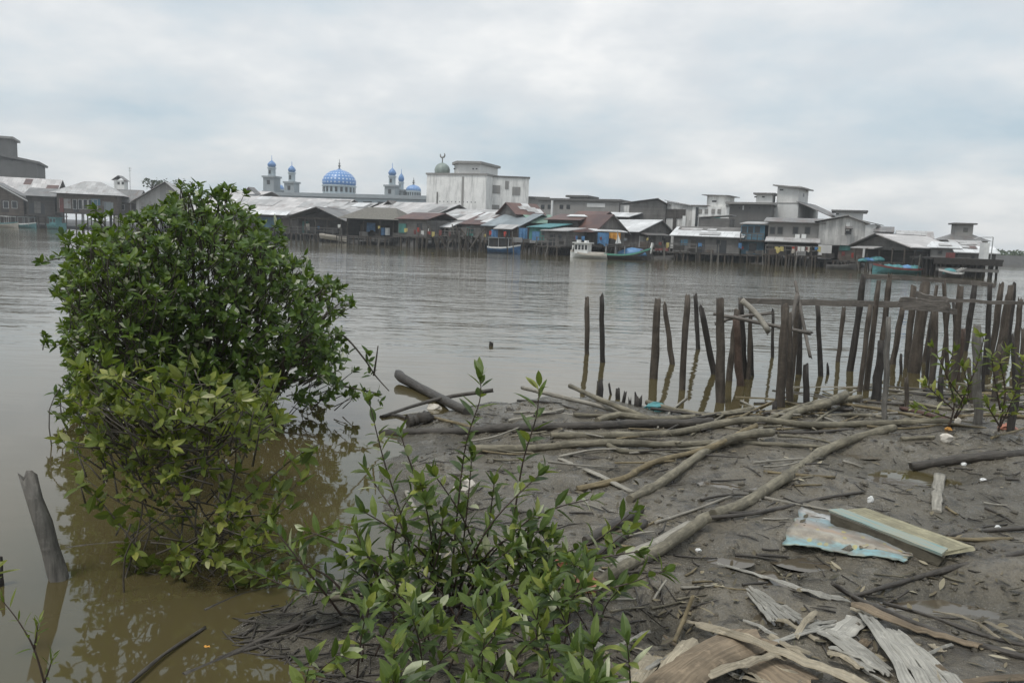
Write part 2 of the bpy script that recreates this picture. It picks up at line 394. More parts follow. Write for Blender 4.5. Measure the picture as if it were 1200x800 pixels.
# dome with small white diamonds on blue tiles
m, nt, b = newmat('blue_dome_tiles')
tc = N(nt, 'ShaderNodeTexCoord'); sx = N(nt, 'ShaderNodeSeparateXYZ'); nt.links.new(tc.outputs['UV'], sx.inputs[0])
def lin(nt, a, ka, b_, kb):
    x = N(nt, 'ShaderNodeMath', operation='MULTIPLY'); nt.links.new(a, x.inputs[0]); x.inputs[1].default_value = ka
    y = N(nt, 'ShaderNodeMath', operation='MULTIPLY_ADD'); nt.links.new(b_, y.inputs[0]); y.inputs[1].default_value = kb; nt.links.new(x.outputs[0], y.inputs[2])
    s_ = N(nt, 'ShaderNodeMath', operation='SINE'); nt.links.new(y.outputs[0], s_.inputs[0]); return s_.outputs[0]
pr = N(nt, 'ShaderNodeMath', operation='MULTIPLY'); nt.links.new(lin(nt, sx.outputs[0], 2 * PI * 13, sx.outputs[1], 22), pr.inputs[0]); nt.links.new(lin(nt, sx.outputs[0], 2 * PI * 13, sx.outputs[1], -22), pr.inputs[1])
nt.links.new(ramp(nt, pr.outputs[0], [(.44, (.075, .20, .46)), (.64, (.52, .61, .70))]), b.inputs['Base Color']); b.inputs['Roughness'].default_value = .4
M['dome_tiles'] = m
M['dome_blue'] = m_plain('blue_bulb_dome', (.09, .20, .41), .4, .2)

# ================================================================== SETTING
def grid_mesh(name, xs, ys, zf, mat, kind='structure'):
    X, Y = np.meshgrid(xs, ys); Z = zf(X.ravel(), Y.ravel())
    nx, ny = len(xs), len(ys)
    co = np.stack([X.ravel(), Y.ravel(), Z], 1)
    i = np.arange(ny - 1)[:, None] * nx + np.arange(nx - 1)[None, :]
    f = np.stack([i, i + 1, i + nx + 1, i + nx], -1).reshape(-1, 4)
    me = bpy.data.meshes.new(name); me.from_pydata(co.tolist(), [], f.tolist()); me.polygons.foreach_set('use_smooth', [True] * len(me.polygons)); me.materials.append(mat); me.update()
    o = bpy.data.objects.new(name, me); COL.objects.link(o); return tag(o, kind=kind)

# mud
m, nt, b = newmat('wet_river_mud')
v = coords(nt, 'Object', rand=False)
n1 = noise(nt, v, 1.1, 6, .6); n2 = noise(nt, v, 7, 6, .68); n3 = noise(nt, v, 38, 5, .65)
col = ramp(nt, n1, [(.3, (.090, .077, .057)), (.5, (.137, .119, .089)), (.72, (.188, .162, .119))])
col = mix(nt, ramp(nt, n2, [(.36, .75), (.48, 0)]), col, (.038, .034, .029))
col = mix(nt, ramp(nt, n3, [(.33, .55), (.5, 0)]), col, (.05, .046, .042))
gz = N(nt, 'ShaderNodeNewGeometry'); sx = N(nt, 'ShaderNodeSeparateXYZ'); nt.links.new(gz.outputs['Position'], sx.inputs[0])
wet = N(nt, 'ShaderNodeMapRange'); wet.inputs['From Min'].default_value = .015; wet.inputs['From Max'].default_value = .12; nt.links.new(sx.outputs[2], wet.inputs[0])
col = mix(nt, ramp(nt, wet.outputs[0], [(0, .55), (1, 0)]), col, (.06, .055, .042))
nt.links.new(col, b.inputs['Base Color'])
nt.links.new(ramp(nt, noise(nt, v, 2.6, 5, .65), [(.42, .08), (.62, .36)]), b.inputs['Roughness']); b.inputs['Specular IOR Level'].default_value = .4
ad = N(nt, 'ShaderNodeMath', operation='MULTIPLY_ADD'); nt.links.new(n3, ad.inputs[0]); ad.inputs[1].default_value = .45; nt.links.new(n2, ad.inputs[2])
bump(nt, b, ad.outputs[0], 1.0, .05)
M['mud'] = m
xs = np.concatenate([np.linspace(-400, -20, 16), np.linspace(-14, -4.2, 8), np.arange(-4.0, 8.0, .036), np.linspace(8.3, 24, 40), np.linspace(30, 400, 16)])
ys = np.concatenate([np.linspace(-60, 0, 10), np.linspace(.5, 2.4, 14), np.arange(2.45, 11.5, .036), np.linspace(11.7, 20, 20), np.linspace(24, 60, 8)])
grid_mesh('mud_bank', xs, ys, Hn, M['mud'])

# water
m, nt, b = newmat('silty_river_water')
b.inputs['Base Color'].default_value = (.070, .057, .026, 1); b.inputs['IOR'].default_value = 1.52
tc = N(nt, 'ShaderNodeTexCoord'); geo = tc.outputs['Object']
def wn(scale, sx_, sy_, det=3, rot=0.0):
    mp = N(nt, 'ShaderNodeMapping'); mp.inputs['Scale'].default_value = (sx_, sy_, 1); mp.inputs['Rotation'].default_value = (0, 0, rot); nt.links.new(geo, mp.inputs[0])
    return noise(nt, mp.outputs[0], scale, det, .55)
sx = N(nt, 'ShaderNodeSeparateXYZ'); nt.links.new(geo, sx.inputs[0])
open_ = N(nt, 'ShaderNodeMapRange', interpolation_type='SMOOTHSTEP'); open_.inputs['From Min'].default_value = 7.5; open_.inputs['From Max'].default_value = 24; open_.inputs['To Min'].default_value = .05; open_.inputs['To Max'].default_value = 1; nt.links.new(sx.outputs[1], open_.inputs[0])
patch = ramp(nt, wn(.06, .35, 1.0, 3), [(.36, .3), (.6, 1.0)])
am = N(nt, 'ShaderNodeMath', operation='MULTIPLY'); nt.links.new(open_.outputs[0], am.inputs[0]); nt.links.new(patch, am.inputs[1])
w1 = wn(1.0, .8, 2.3, 2, .12); w2 = wn(3.2, .7, 2.0, 2, -.1); w3 = wn(.28, .6, 2.0, 2, .05)
lee = N(nt, 'ShaderNodeMapRange', interpolation_type='SMOOTHSTEP'); lee.inputs['From Min'].default_value = 30; lee.inputs['From Max'].default_value = 72; lee.inputs['To Min'].default_value = 1; lee.inputs['To Max'].default_value = .3; nt.links.new(sx.outputs[1], lee.inputs[0]); am2 = N(nt, 'ShaderNodeMath', operation='MULTIPLY'); nt.links.new(am.outputs[0], am2.inputs[0]); nt.links.new(lee.outputs[0], am2.inputs[1]); am = am2
a1 = N(nt, 'ShaderNodeMath', operation='MULTIPLY_ADD'); nt.links.new(w2, a1.inputs[0]); a1.inputs[1].default_value = .28; nt.links.new(w1, a1.inputs[2])
a2 = N(nt, 'ShaderNodeMath', operation='MULTIPLY_ADD'); nt.links.new(w3, a2.inputs[0]); a2.inputs[1].default_value = 1.6; nt.links.new(a1.outputs[0], a2.inputs[2])
rg = N(nt, 'ShaderNodeMapRange'); rg.inputs['From Min'].default_value = 10; rg.inputs['From Max'].default_value = 60; rg.inputs['To Min'].default_value = .03; rg.inputs['To Max'].default_value = .07; nt.links.new(sx.outputs[1], rg.inputs[0]); nt.links.new(rg.outputs[0], b.inputs['Roughness'])
hh = N(nt, 'ShaderNodeMath', operation='MULTIPLY'); nt.links.new(a2.outputs[0], hh.inputs[0]); nt.links.new(am.outputs[0], hh.inputs[1])
bump(nt, b, hh.outputs[0], 1.0, .085)
M['water'] = m
m, nt, b = newmat('muddy_pool_film'); b.inputs['Base Color'].default_value = (.085, .07, .05, 1); b.inputs['Roughness'].default_value = .06; b.inputs['IOR'].default_value = 1.5
bump(nt, b, noise(nt, coords(nt, 'Object', rand=False), 9, 4, .6), .25, .006); M['pool'] = m
for (x, y, rx, ry) in POOLW:
    ks = [H1(x + rx * .35 * math.cos(a), y + ry * .35 * math.sin(a)) for a in (0, 1, 2, 3, 4, 5)]
    z = max(.006, min(ks) + .012); mb = MB(); mb.poly([(x + rx * 1.1 * math.cos(a * PI / 12), y + ry * 1.1 * math.sin(a * PI / 12), z) for a in range(24)]); tag(mb.build('mud_pool', M['pool']), kind='structure')
mb = MB(); mb.poly([(-900, -80, 0), (900, -80, 0), (900, 900, 0), (-900, 900, 0)])
tag(mb.build('river_water', M['water']), kind='structure')

# far bank under the stilt town
DK = [(-400, 165), (-200, 150), (0, 140), (100, 145), (250, 138), (350, 124), (430, 106), (500, 97), (560, 91), (640, 88), (700, 85), (780, 84), (850, 82), (920, 78), (1000, 76), (1060, 72), (1130, 64), (1165, 63)]
def D(px):
    for (a, da), (c, dc) in zip(DK, DK[1:]):
        if px <= c: return da + (dc - da) * (px - a) / (c - a)
    return DK[-1][1]
bank = [W(p, 300, d).xy for p, d in DK]
mb = MB(); rows = []
prof = [(1.5, -.9), (4.5, .15), (9, .55), (30, .9), (400, 1.2)]
for i, p in enumerate(bank):
    row = []
    for (off, z) in prof:
        row.append(len(mb.v)); q = Vector((p.x * (1 + off / 160), p.y + off)); mb.v.append((q.x, q.y, z + (vnoise(np.array([q.x * .5]), np.array([q.y * .5]))[0] * .3 if off < 20 else 0)))
    rows.append(row)
end = []
for (off, z) in prof: end.append(len(mb.v)); mb.v.append((bank[-1].x + 10 + off * .12, bank[-1].y + off * 1.05 + 14, -1.5))
rows.append(end)
for a, c in zip(rows, rows[1:]):
    for k in range(len(prof) - 1): mb.face([a[k], c[k], c[k + 1], a[k + 1]])
M['bankmud'] = m_plain('dark_far_mud', (.05, .046, .042), .7, .4, 1.2)
tag(mb.build('far_bank', M['bankmud'], smooth=True), kind='structure')
# low wooded shore far downstream on the right
mb = MB()
for i in range(60):
    x = 84 + i * 9; y = 150 + i * 2.2
    mb.v += [(x, y, -.5), (x, y + 3, 1.7), (x, y + 60, 2.0)]
for i in range(59):
    a = i * 3
    mb.face([a, a + 3, a + 4, a + 1]); mb.face([a + 1, a + 4, a + 5, a + 2])
tag(mb.build('distant_shore', M['bankmud'], smooth=True), kind='structure')
mb = MB()
for i in range(5200):
    x = 84 + 300 * random.random() ** 2; y = 152 + (x - 84) / 9 * 2.2 + R(1, 9)
    top = 2.7 + .5 * vnoise(np.array([x * .09]), np.array([1.0]))[0] * 2 + .4 * vnoise(np.array([x * .5]), np.array([2.0]))[0]
    z = R(.6, 1) * top if random.random() < .6 else R(.2, 1) * top
    mb.leaf((x, y, z), (R(-1, 1), R(-1, 1), R(-.3, .8)), (R(-.5, .5), -1, R(.2, 1)), R(.35, .7), R(.25, .45), R(0, 1))
tag(mb.build('far_mangrove_wood', M['leaf_far']), 'low grey-green wood lining the distant shore downstream at the right edge', 'woodland', kind='stuff')

# sky
world = bpy.data.worlds.new('World'); scene.world = world; world.use_nodes = True
nt = world.node_tree; nt.nodes.clear()
SUN_EL, SUN_AZ = math.radians(58), math.radians(-35)     # azimuth measured from +Y towards +X
sky = N(nt, 'ShaderNodeTexSky', sky_type='NISHITA'); sky.sun_disc = False; sky.sun_elevation = SUN_EL; sky.sun_rotation = SUN_AZ; sky.air_density = 1.2; sky.dust_density = 2.5
bg1 = N(nt, 'ShaderNodeBackground'); bg1.inputs[1].default_value = .10; nt.links.new(sky.outputs[0], bg1.inputs[0])
tc = N(nt, 'ShaderNodeTexCoord'); sx = N(nt, 'ShaderNodeSeparateXYZ'); nt.links.new(tc.outputs['Generated'], sx.inputs[0])
mx = N(nt, 'ShaderNodeMath', operation='MAXIMUM'); nt.links.new(sx.outputs[2], mx.inputs[0]); mx.inputs[1].default_value = 0
ad = N(nt, 'ShaderNodeMath', operation='ADD'); nt.links.new(mx.outputs[0], ad.inputs[0]); ad.inputs[1].default_value = .30
def div(a):
    d = N(nt, 'ShaderNodeMath', operation='DIVIDE'); nt.links.new(a, d.inputs[0]); nt.links.new(ad.outputs[0], d.inputs[1]); return d.outputs[0]
cb = N(nt, 'ShaderNodeCombineXYZ'); nt.links.new(div(sx.outputs[0]), cb.inputs[0]); nt.links.new(div(sx.outputs[1]), cb.inputs[1])
mp = N(nt, 'ShaderNodeMapping'); mp.inputs['Scale'].default_value = (1.5, 1.5, 1); mp.inputs['Location'].default_value = (3.1, 1.7, 0); nt.links.new(cb.outputs[0], mp.inputs[0])
c1 = noise(nt, mp.outputs[0], 1.0, 7, .52); c2 = noise(nt, mp.outputs[0], 2.6, 6, .55)
ccol = ramp(nt, c1, [(.34, (.46, .575, .655)), (.46, (.60, .672, .72)), (.55, (.73, .758, .775)), (.66, (.90, .90, .89))])
ccol = mix(nt, ramp(nt, c2, [(.46, .0), (.64, .5)]), ccol, (.635, .675, .71))
# an overcast sky is brighter overhead
gr = N(nt, 'ShaderNodeMapRange'); gr.inputs['From Min'].default_value = .25; gr.inputs['From Max'].default_value = 1; gr.inputs['To Min'].default_value = 1.1; gr.inputs['To Max'].default_value = 1.6; nt.links.new(mx.outputs[0], gr.inputs[0])
bg2 = N(nt, 'ShaderNodeBackground'); nt.links.new(ccol, bg2.inputs[0]); nt.links.new(gr.outputs[0], bg2.inputs[1])
ms = N(nt, 'ShaderNodeMixShader'); ms.inputs[0].default_value = .9
nt.links.new(bg1.outputs[0], ms.inputs[1]); nt.links.new(bg2.outputs[0], ms.inputs[2])
wo = N(nt, 'ShaderNodeOutputWorld'); nt.links.new(ms.outputs[0], wo.inputs[0])
L = bpy.data.lights.new('sun', 'SUN'); L.energy = 1.9; L.angle = math.radians(14); L.color = (1, .97, .92)
so = bpy.data.objects.new('sun', L); COL.objects.link(so)
sd = Vector((math.sin(SUN_AZ) * math.cos(SUN_EL), math.cos(SUN_AZ) * math.cos(SUN_EL), math.sin(SUN_EL)))
sd.y = -abs(sd.y) * .6; sd.normalize()
so.rotation_euler = sd.to_track_quat('Z', 'Y').to_euler()
sky.sun_rotation = math.atan2(sd.x, sd.y); sky.sun_elevation = math.asin(sd.z)

cam = bpy.data.cameras.new('camera'); cam.sensor_width = 36; cam.lens = 36 * F_PX / 1200; cam.clip_end = 3000; cam.clip_start = .05
co = bpy.data.objects.new('camera', cam); COL.objects.link(co)
mat = Matrix((RT, UP, -FW)).transposed().to_4x4(); mat.translation = EYE; co.matrix_world = mat
scene.camera = co
scene.view_settings.view_transform = 'Standard'; scene.view_settings.look = 'None'; scene.view_settings.exposure = .06; scene.view_settings.gamma = 1
# damp river air
M['haze'] = m = bpy.data.materials.new('river_haze'); m.use_nodes = True; nt = m.node_tree; nt.nodes.remove(nt.nodes['Principled BSDF'])
pv = N(nt, 'ShaderNodeVolumePrincipled'); pv.inputs['Color'].default_value = (.92, .95, .97, 1); pv.inputs['Density'].default_value = .0007; pv.inputs['Anisotropy'].default_value = .2
nt.links.new(pv.outputs[0], nt.nodes['Material Output'].inputs['Volume'])
hz = MB().box(-420, 680, -70, 720, -3, 34).build('haze', m); tag(hz, kind='stuff')
scene.cycles.use_denoising = True; scene.cycles.volume_bounces = 0
scene.cycles.max_bounces = 6; scene.cycles.diffuse_bounces = 2; scene.cycles.glossy_bounces = 3; scene.cycles.transmission_bounces = 3; scene.cycles.caustics_reflective = False

# ================================================================== FAR TOWN
class B:
    all = []
    """a building: local u runs along its front, v into it, z up from the water"""
    def __init__(s, name, label, cat, pa, pb, Y, yaw=-25, group=None):
        yaw = math.radians(yaw); A = W(pa, 300, Y); s.A = Vector((A.x, A.y)); s.dir = Vector((math.cos(yaw), math.sin(yaw)))
        s.root = empty(name, (A.x, A.y, 0), yaw, label, cat, group)
        s.w = s.uz(pb, 300)[0]; s.pa, s.pb = pa, pb; s.front = None; B.all.append(s)
    def uz(s, px, py):
        d = ray(px, py)
        # t*(dx,dy) = A + u*dir
        det = -d.x * s.dir.y + d.y * s.dir.x
        t = (-s.A.x * s.dir.y + s.A.y * s.dir.x) / det
        u = (d.x * t - s.A.x) * s.dir.x + (d.y * t - s.A.y) * s.dir.y
        return u, H_CAM + d.z * t
    def z(s, p): return s.uz(*p)[1] if isinstance(p, tuple) else p
    def part(s, name, mat, mb, parent=None, smooth=False): return mb.build(name, M[mat], parent or s.root, smooth)
    def box(s, name, mat, u0, u1, v0, v1, z0, z1, parent=None): return s.part(name, mat, MB().box(u0, u1, v0, v1, z0, z1), parent)
    def rect(s, name, mat, px0, py0, px1, py1, v0=-.12, v1=.0, parent=None):
        u0, z1 = s.uz(px0, py0); u1, z0 = s.uz(px1, py1)
        return s.box(name, mat, u0, u1, v0, v1, min(z0, z1), max(z0, z1), parent)
    def win(s, px0, py0, px1, py1, fr='frame', name='window', v=-.06, sill=False):
        u0, z1 = s.uz(px0, py0); u1, z0 = s.uz(px1, py1); e = .07
        mb = MB(); mb.box(u0 - e, u0, v, .02, z0, z1); mb.box(u1, u1 + e, v, .02, z0, z1); mb.box(u0 - e, u1 + e, v, .02, z1, z1 + e); mb.box(u0 - e, u1 + e, v, .02, z0 - e, z0)
        f = s.part(name, fr, mb)
        s.box('pane', 'glass', u0, u1, v + .025, .01, z0, z1, f); return f
    def walls(s, mat, z0, z1, depth, roof=None, zr=None, ur=.5, u0=0, u1=None, v0=0):
        u1 = s.w if u1 is None else u1
        s.front = (u0, u1, v0, z0, z1)
        mb = MB(); mb.box(u0, u1, v0, v0 + depth, z0, z1)
        if roof == 'front':      # gable triangle faces the water
            uc = u0 + (u1 - u0) * ur
            b = len(mb.v); mb.v += [(u0, v0, z1), (u1, v0, z1), (uc, v0, zr), (u0, v0 + depth, z1), (u1, v0 + depth, z1), (uc, v0 + depth, zr)]
            mb.face([b, b + 1, b + 2]); mb.face([b + 3, b + 5, b + 4]); mb.face([b, b + 2, b + 5, b + 3]); mb.face([b + 1, b + 4, b + 5, b + 2])
        if roof == 'side':
            vc = v0 + depth * ur
            b = len(mb.v); mb.v += [(u0, v0, z1), (u0, v0 + depth, z1), (u0, vc, zr), (u1, v0, z1), (u1, v0 + depth, z1), (u1, vc, zr)]
            mb.face([b, b + 2, b + 1]); mb.face([b + 3, b + 4, b + 5]); mb.face([b, b + 3, b + 5, b + 2]); mb.face([b + 1, b + 2, b + 5, b + 4])
        return s.part('wall', mat, mb)
    def roof(s, kind, mat, ze, zr, depth, ur=.5, ov=.5, u0=0, u1=None, v0=0, th=.08, name='roof', matr=None, parent=None):
        u1 = s.w if u1 is None else u1
        v1 = v0 + depth; mb = MB()
        if kind == 'front':
            uc = u0 + (u1 - u0) * ur; sl = (zr - ze) / max(uc - u0, .1); srr = (zr - ze) / max(u1 - uc, .1); e = .12
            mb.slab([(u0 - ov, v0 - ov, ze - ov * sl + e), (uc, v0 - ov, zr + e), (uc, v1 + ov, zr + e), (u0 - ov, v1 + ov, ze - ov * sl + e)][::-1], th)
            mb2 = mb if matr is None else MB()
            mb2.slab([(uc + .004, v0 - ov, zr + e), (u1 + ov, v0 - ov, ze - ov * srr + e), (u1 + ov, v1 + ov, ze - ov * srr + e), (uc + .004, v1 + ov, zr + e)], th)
            if matr: s.part('roof_slope', matr, mb2, parent)
        elif kind == 'side':
            vc = v0 + depth * ur; sl = (zr - ze) / (vc - v0); e = .12; sr2 = (zr - ze) / (v1 - vc + .01)
            mb.slab([(u0 - ov, v0 - ov, ze - ov * sl + e), (u1 + ov, v0 - ov, ze - ov * sl + e), (u1 + ov, vc, zr + e), (u0 - ov, vc, zr + e)], th)
            mb.slab([(u0 - ov, vc + .004, zr + e), (u1 + ov, vc + .004, zr + e), (u1 + ov, v1 + ov, ze - ov * sr2 + e), (u0 - ov, v1 + ov, ze - ov * sr2 + e)], th)
        elif kind == 'shed':
            e = .12; sl = (zr - ze) / depth
            mb.slab([(u0 - ov, v0 - ov, ze - ov * sl + e), (u1 + ov, v0 - ov, ze - ov * sl + e), (u1 + ov, v1 + ov, zr + ov * sl + e), (u0 - ov, v1 + ov, zr + ov * sl + e)], th)
        elif kind == 'slope':     # single pitch falling along u: ze at u0, zr at u1
            e = .12; sl = (zr - ze) / (u1 - u0)
            mb.slab([(u0 - ov, v0 - ov, ze - ov * sl + e), (u1 + ov, v0 - ov, zr + ov * sl + e), (u1 + ov, v1 + ov, zr + ov * sl + e), (u0 - ov, v1 + ov, ze - ov * sl + e)], th)
        elif kind == 'hip':
            vc = (v0 + v1) / 2; a, c = u0 + (u1 - u0) * ur, u1 - (u1 - u0) * ur; e = .1
            P = [(u0 - ov, v0 - ov, ze), (u1 + ov, v0 - ov, ze), (u1 + ov, v1 + ov, ze), (u0 - ov, v1 + ov, ze), (a, vc, zr), (c, vc, zr)]
            b = len(mb.v); mb.v += P
            for f in ((0, 1, 5, 4), (1, 2, 5), (2, 3, 4, 5), (3, 0, 4), (3, 2, 1, 0)): mb.face([b + i for i in f])
        elif kind == 'flat':
            mb.box(u0 - ov, u1 + ov, v0 - ov, v1 + ov, ze, ze + th * 3)
        return s.part(name, mat, mb, parent)
    def sheets(s, n, ze, zr, depth, mats, ur=.5, u0=0, u1=None, kind='side', v0=0, w=(.8, 2.6)):
        u1 = s.w if u1 is None else u1
        run = depth * (ur if kind == 'side' else 1)
        for _ in range(n):
            a = R(u0, u1 - 1); c = a + R(*w); q0 = R(0, .6); q1 = min(1, q0 + R(.3, .5)); lift = .16 + R(.0, .03)
            mb = MB().slab([(a, v0 + q0 * run, ze + q0 * (zr - ze) + lift), (c, v0 + q0 * run, ze + q0 * (zr - ze) + lift), (c, v0 + q1 * run, ze + q1 * (zr - ze) + lift), (a, v0 + q1 * run, ze + q1 * (zr - ze) + lift)], .02)
            s.part('roof_sheet', random.choice(mats), mb)
    def stilts(s, n, ztop, v0=-1.6, v1=4, u0=0, u1=None, r=.11, rows=2, mat='pile'):
        u1 = s.w if u1 is None else u1
        for j in range(rows):
            for i in range(n):
                u = u0 + (u1 - u0) * (i + R(.1, .9)) / n; v = v0 + (v1 - v0) * j / max(rows - 1, 1) + R(-.2, .2)
                s.part('stilt', random.choice([mat, 'pile_dark', 'pile']), MB().tube([(u + R(-.15, .15), v, -.7), (u, v, ztop)], r * R(.7, 1.2), 5))
    def deck(s, z, v0=-1.8, v1=7, u0=-.3, u1=None, mat='wood_dark', th=.16):
        u1 = s.w + .3 if u1 is None else u1
        return s.box('deck', mat, u0, u1, v0, v1, z - th, z - .004)
    def rail(s, z, u0=0, u1=None, v=-1.7, h=.9, n=5, mat='wood_grey'):
        u1 = s.w if u1 is None else u1
        mb = MB()
        for i in range(n): u = u0 + (u1 - u0) * i / (n - 1); mb.box(u - .05, u + .05, v - .05, v + .05, z, z + h)
        mb.box(u0 - .06, u1 + .06, v - .09, v - .055, z + h - .12, z + h - .02); mb.box(u0 - .06, u1 + .06, v - .09, v - .055, z + h * .45, z + h * .45 + .08)
        s.part('railing', mat, mb)
    def post(s, u, v, z0, z1, r=.09): s.part('post', 'pile', MB().tube([(u, v, z0), (u, v, z1)], r, 6))
STILT = 'timber stilt houses along the far shore'
def cloth(name, label, cat, px0, py0, px1, py1, Y, mat, group=None, amp=.12, yaw=-25):
    """a sheet hung from its top edge, folds in depth"""
    a = W(px0, py0, Y); c = W(px1, py1, Y); w = c.x - a.x; h = a.z - c.z
    n, k = 14, 5; mb = MB()
    ph = R(0, 6)
    for lay in (0, 1):
        for j in range(k):
            for i in range(n):
                q = i / (n - 1); mb.v.append((q * w, amp * math.sin(q * 15 + ph) * (.25 + j / k) + lay * .02 + .1 * q, -h * j / (k - 1) * (1 - .12 * math.sin(q * 6 + ph) * (j > 2))))
    for j in range(k - 1):
        for i in range(n - 1):
            p = j * n + i; mb.face([p, p + n, p + n + 1, p + 1]); p += n * k; mb.face([p, p + 1, p + n + 1, p + n])
    o = mb.build(name, M[mat], smooth=True); o.location = a; o.rotation_euler.z = math.radians(yaw)
    return tag(o, label, cat, group)

# ---------------- far left
yl = -22
b = B('warehouse', 'tall windowless grey concrete warehouse with a stepped roof, cut by the left edge', 'warehouse', -70, 47, 178, 24)
z0, z1 = .8, b.z((40, 190)); b.walls('conc_dark', z0, z1, 16)
b.roof('slope', 'conc_dark', b.z((-70, 165)), b.z((50, 190)), 16, ov=.6, th=.5)
zt = b.z((5, 162)); ua = b.uz(12, 180)[0]
b.box('upper_storey', 'conc_dark', 0, ua, 1, 11, z1, zt); b.box('upper_roof', 'conc', -.4, ua + .6, .4, 11.6, zt, zt + .5)
b = B('long_house', 'long house with a pale pinkish zinc roof below the grey warehouse', 'house', -40, 66, 158, 20, STILT)
ze, zr = b.z((20, 226)), b.z((20, 207)); b.walls('wood_dark', .8, ze, 11); b.roof('side', 'zinc_pink', ze, zr, 14); b.sheets(3, ze, zr, 14, ['zinc', 'rust'])
b.win(38, 232, 44, 242, 'wood_grey'); b.win(50, 232, 56, 242, 'wood_grey')
b = B('stilt_house', 'low house with a steep dark gable and a pale eave board at the left edge', 'house', -35, 30, 143, 22, STILT)
ze, zr = b.z((30, 231)), b.z((-5, 214)); zf = b.z((5, 252)); b.walls('wood_brown', zf, ze, 8, 'front', zr); b.roof('front', 'zinc_dark', ze, zr, 8, ov=.7)
uu, zz = b.uz(0, 217); b.deck(zf, u1=b.w + 4); b.stilts(6, zf); b.win(4, 236, 10, 244); b.win(14, 236, 20, 244)
b.part('eave_board', 'white', MB().slab([(b.w * .5, -.78, zr + .1), (b.w * .5, -.74, zr - .15), (b.w + .75, -.74, ze - .8), (b.w + .75, -.78, ze - .55)], .05))
b = B('shed', 'dark board lean-to shed between the left edge house and the hipped house', 'shed', 33, 66, 146, 20)
ze, zf = b.z((50, 230)), b.z((50, 252)); b.walls('wood_dark', zf, ze, 6); b.roof('shed', 'zinc_dark', ze, ze + 1.4, 6); b.deck(zf, u1=b.w + 1); b.stilts(5, zf); b.rect('door', 'wood_grey', 40, 236, 48, 250)
b = B('hip_roof_house', 'brown house with grey hipped roof and a row of white framed windows', 'house', 69, 139, 144, 18, STILT)
ze, zr, zf = b.z((105, 228)), b.z((105, 211)), b.z((105, 250)); b.walls('wood_brown', zf, ze, 12); b.roof('hip', 'zinc', ze, zr, 12, ur=.36, ov=1.1)
for q in (85.5, 92, 98, 104, 110): b.win(q, 234, q + 4.3, 245)
b.rect('pillar', 'maroon', 70, 232, 75, 250, -.2, .2); b.rect('porch_panel', 'zinc_blue', 122, 237, 133, 250, -.3, 0); b.deck(zf); b.stilts(8, zf)
b = B('bird_tower', 'tiny white tower with a peaked cap rising behind the hipped house', 'tower', 135.5, 147.5, 160, 8)
z1 = b.z((141, 211)); b.walls('conc_white', .8, z1, 2.2); b.roof('front', 'zinc_dark', z1, z1 + .7, 2.2, ov=.3); b.win(138, 213.5, 140, 216, 'conc'); b.win(143, 213.5, 145, 216, 'conc')
b = B('dark_roof_house', 'dark timber house with a blackish roof under the tiny white tower', 'house', 134, 160, 152, 10, STILT)
ze, zr, zf = b.z((148, 236)), b.z((148, 222)), b.z((148, 252)); b.walls('wood_dark', zf, ze, 7); b.roof('side', 'zinc_dark', ze, zr, 8); b.stilts(4, zf); b.win(140, 240, 146, 246)
p = W(152, 196, 150); q = W(152, 224, 150)
tag(MB().tube([(p.x, p.y, q.z - 4), tuple(p)], .05, 5).tube([(p.x - .4, p.y, p.z - .2), (p.x + .4, p.y, p.z - .2)], .03, 4).tube([(p.x - .3, p.y, p.z - .6), (p.x + .3, p.y, p.z - .6)], .03, 4).build('antenna_mast', M['metal'], loc=(p.x, p.y, q.z - 4)), 'thin antenna mast standing beside the tiny white tower', 'antenna')
b = B('gable_house', 'house with a broad grey zinc gable facing the river above the bush', 'house', 161, 222, 142, 14, STILT)
ze, zr, zf = b.z((190, 236)), b.z((196, 214)), b.z((190, 256)); b.walls('zinc', zf, ze, 12, 'front', zr, .57); b.roof('front', 'zinc', ze, zr, 12, .57, ov=1); b.deck(zf); b.stilts(6, zf); b.win(180, 240, 188, 250); b.win(198, 240, 206, 250)
def far_tree(px, py, Y, w, label, n=170):
    c = W(px, py, Y); r = empty('tree', (c.x, c.y, .8), 0, label, 'tree')
    t = MB().tube([(0, 0, 0), (.3, 0, c.z * .5), (0, 0, c.z - .8)], [.3, .22, .12], 6)
    for k in range(7): a = R(0, 6.3); t.tube([(0, 0, c.z - 2.4), (math.cos(a) * w * .5, math.sin(a) * w * .5, c.z - 1 + R(-.5, .6))], [.1, .04], 5)
    t.build('trunk', M['twig'], r)
    mb = MB(); cl = [(R(-w, w) * .8, R(-w, w) * .6, c.z - .8 + R(-1.2, .9)) for _ in range(9)]
    for i in range(n):
        g = random.choice(cl); mb.leaf((g[0] + random.gauss(0, .5), g[1] + random.gauss(0, .5), g[2] + random.gauss(0, .4)), (R(-1, 1), R(-1, 1), R(-.4, .7)), (R(-1, 1), R(-1, 1), 1), R(.5, .9), R(.3, .55), R(0, 1))
    mb.build('crown', M['leaf_far'], r)
far_tree(178, 213, 168, 3.0, 'dark bushy treetop showing just left of the grey gable roof')
far_tree(210, 219, 168, 2.2, 'small treetop peeping out right of the grey gable roof', 110)

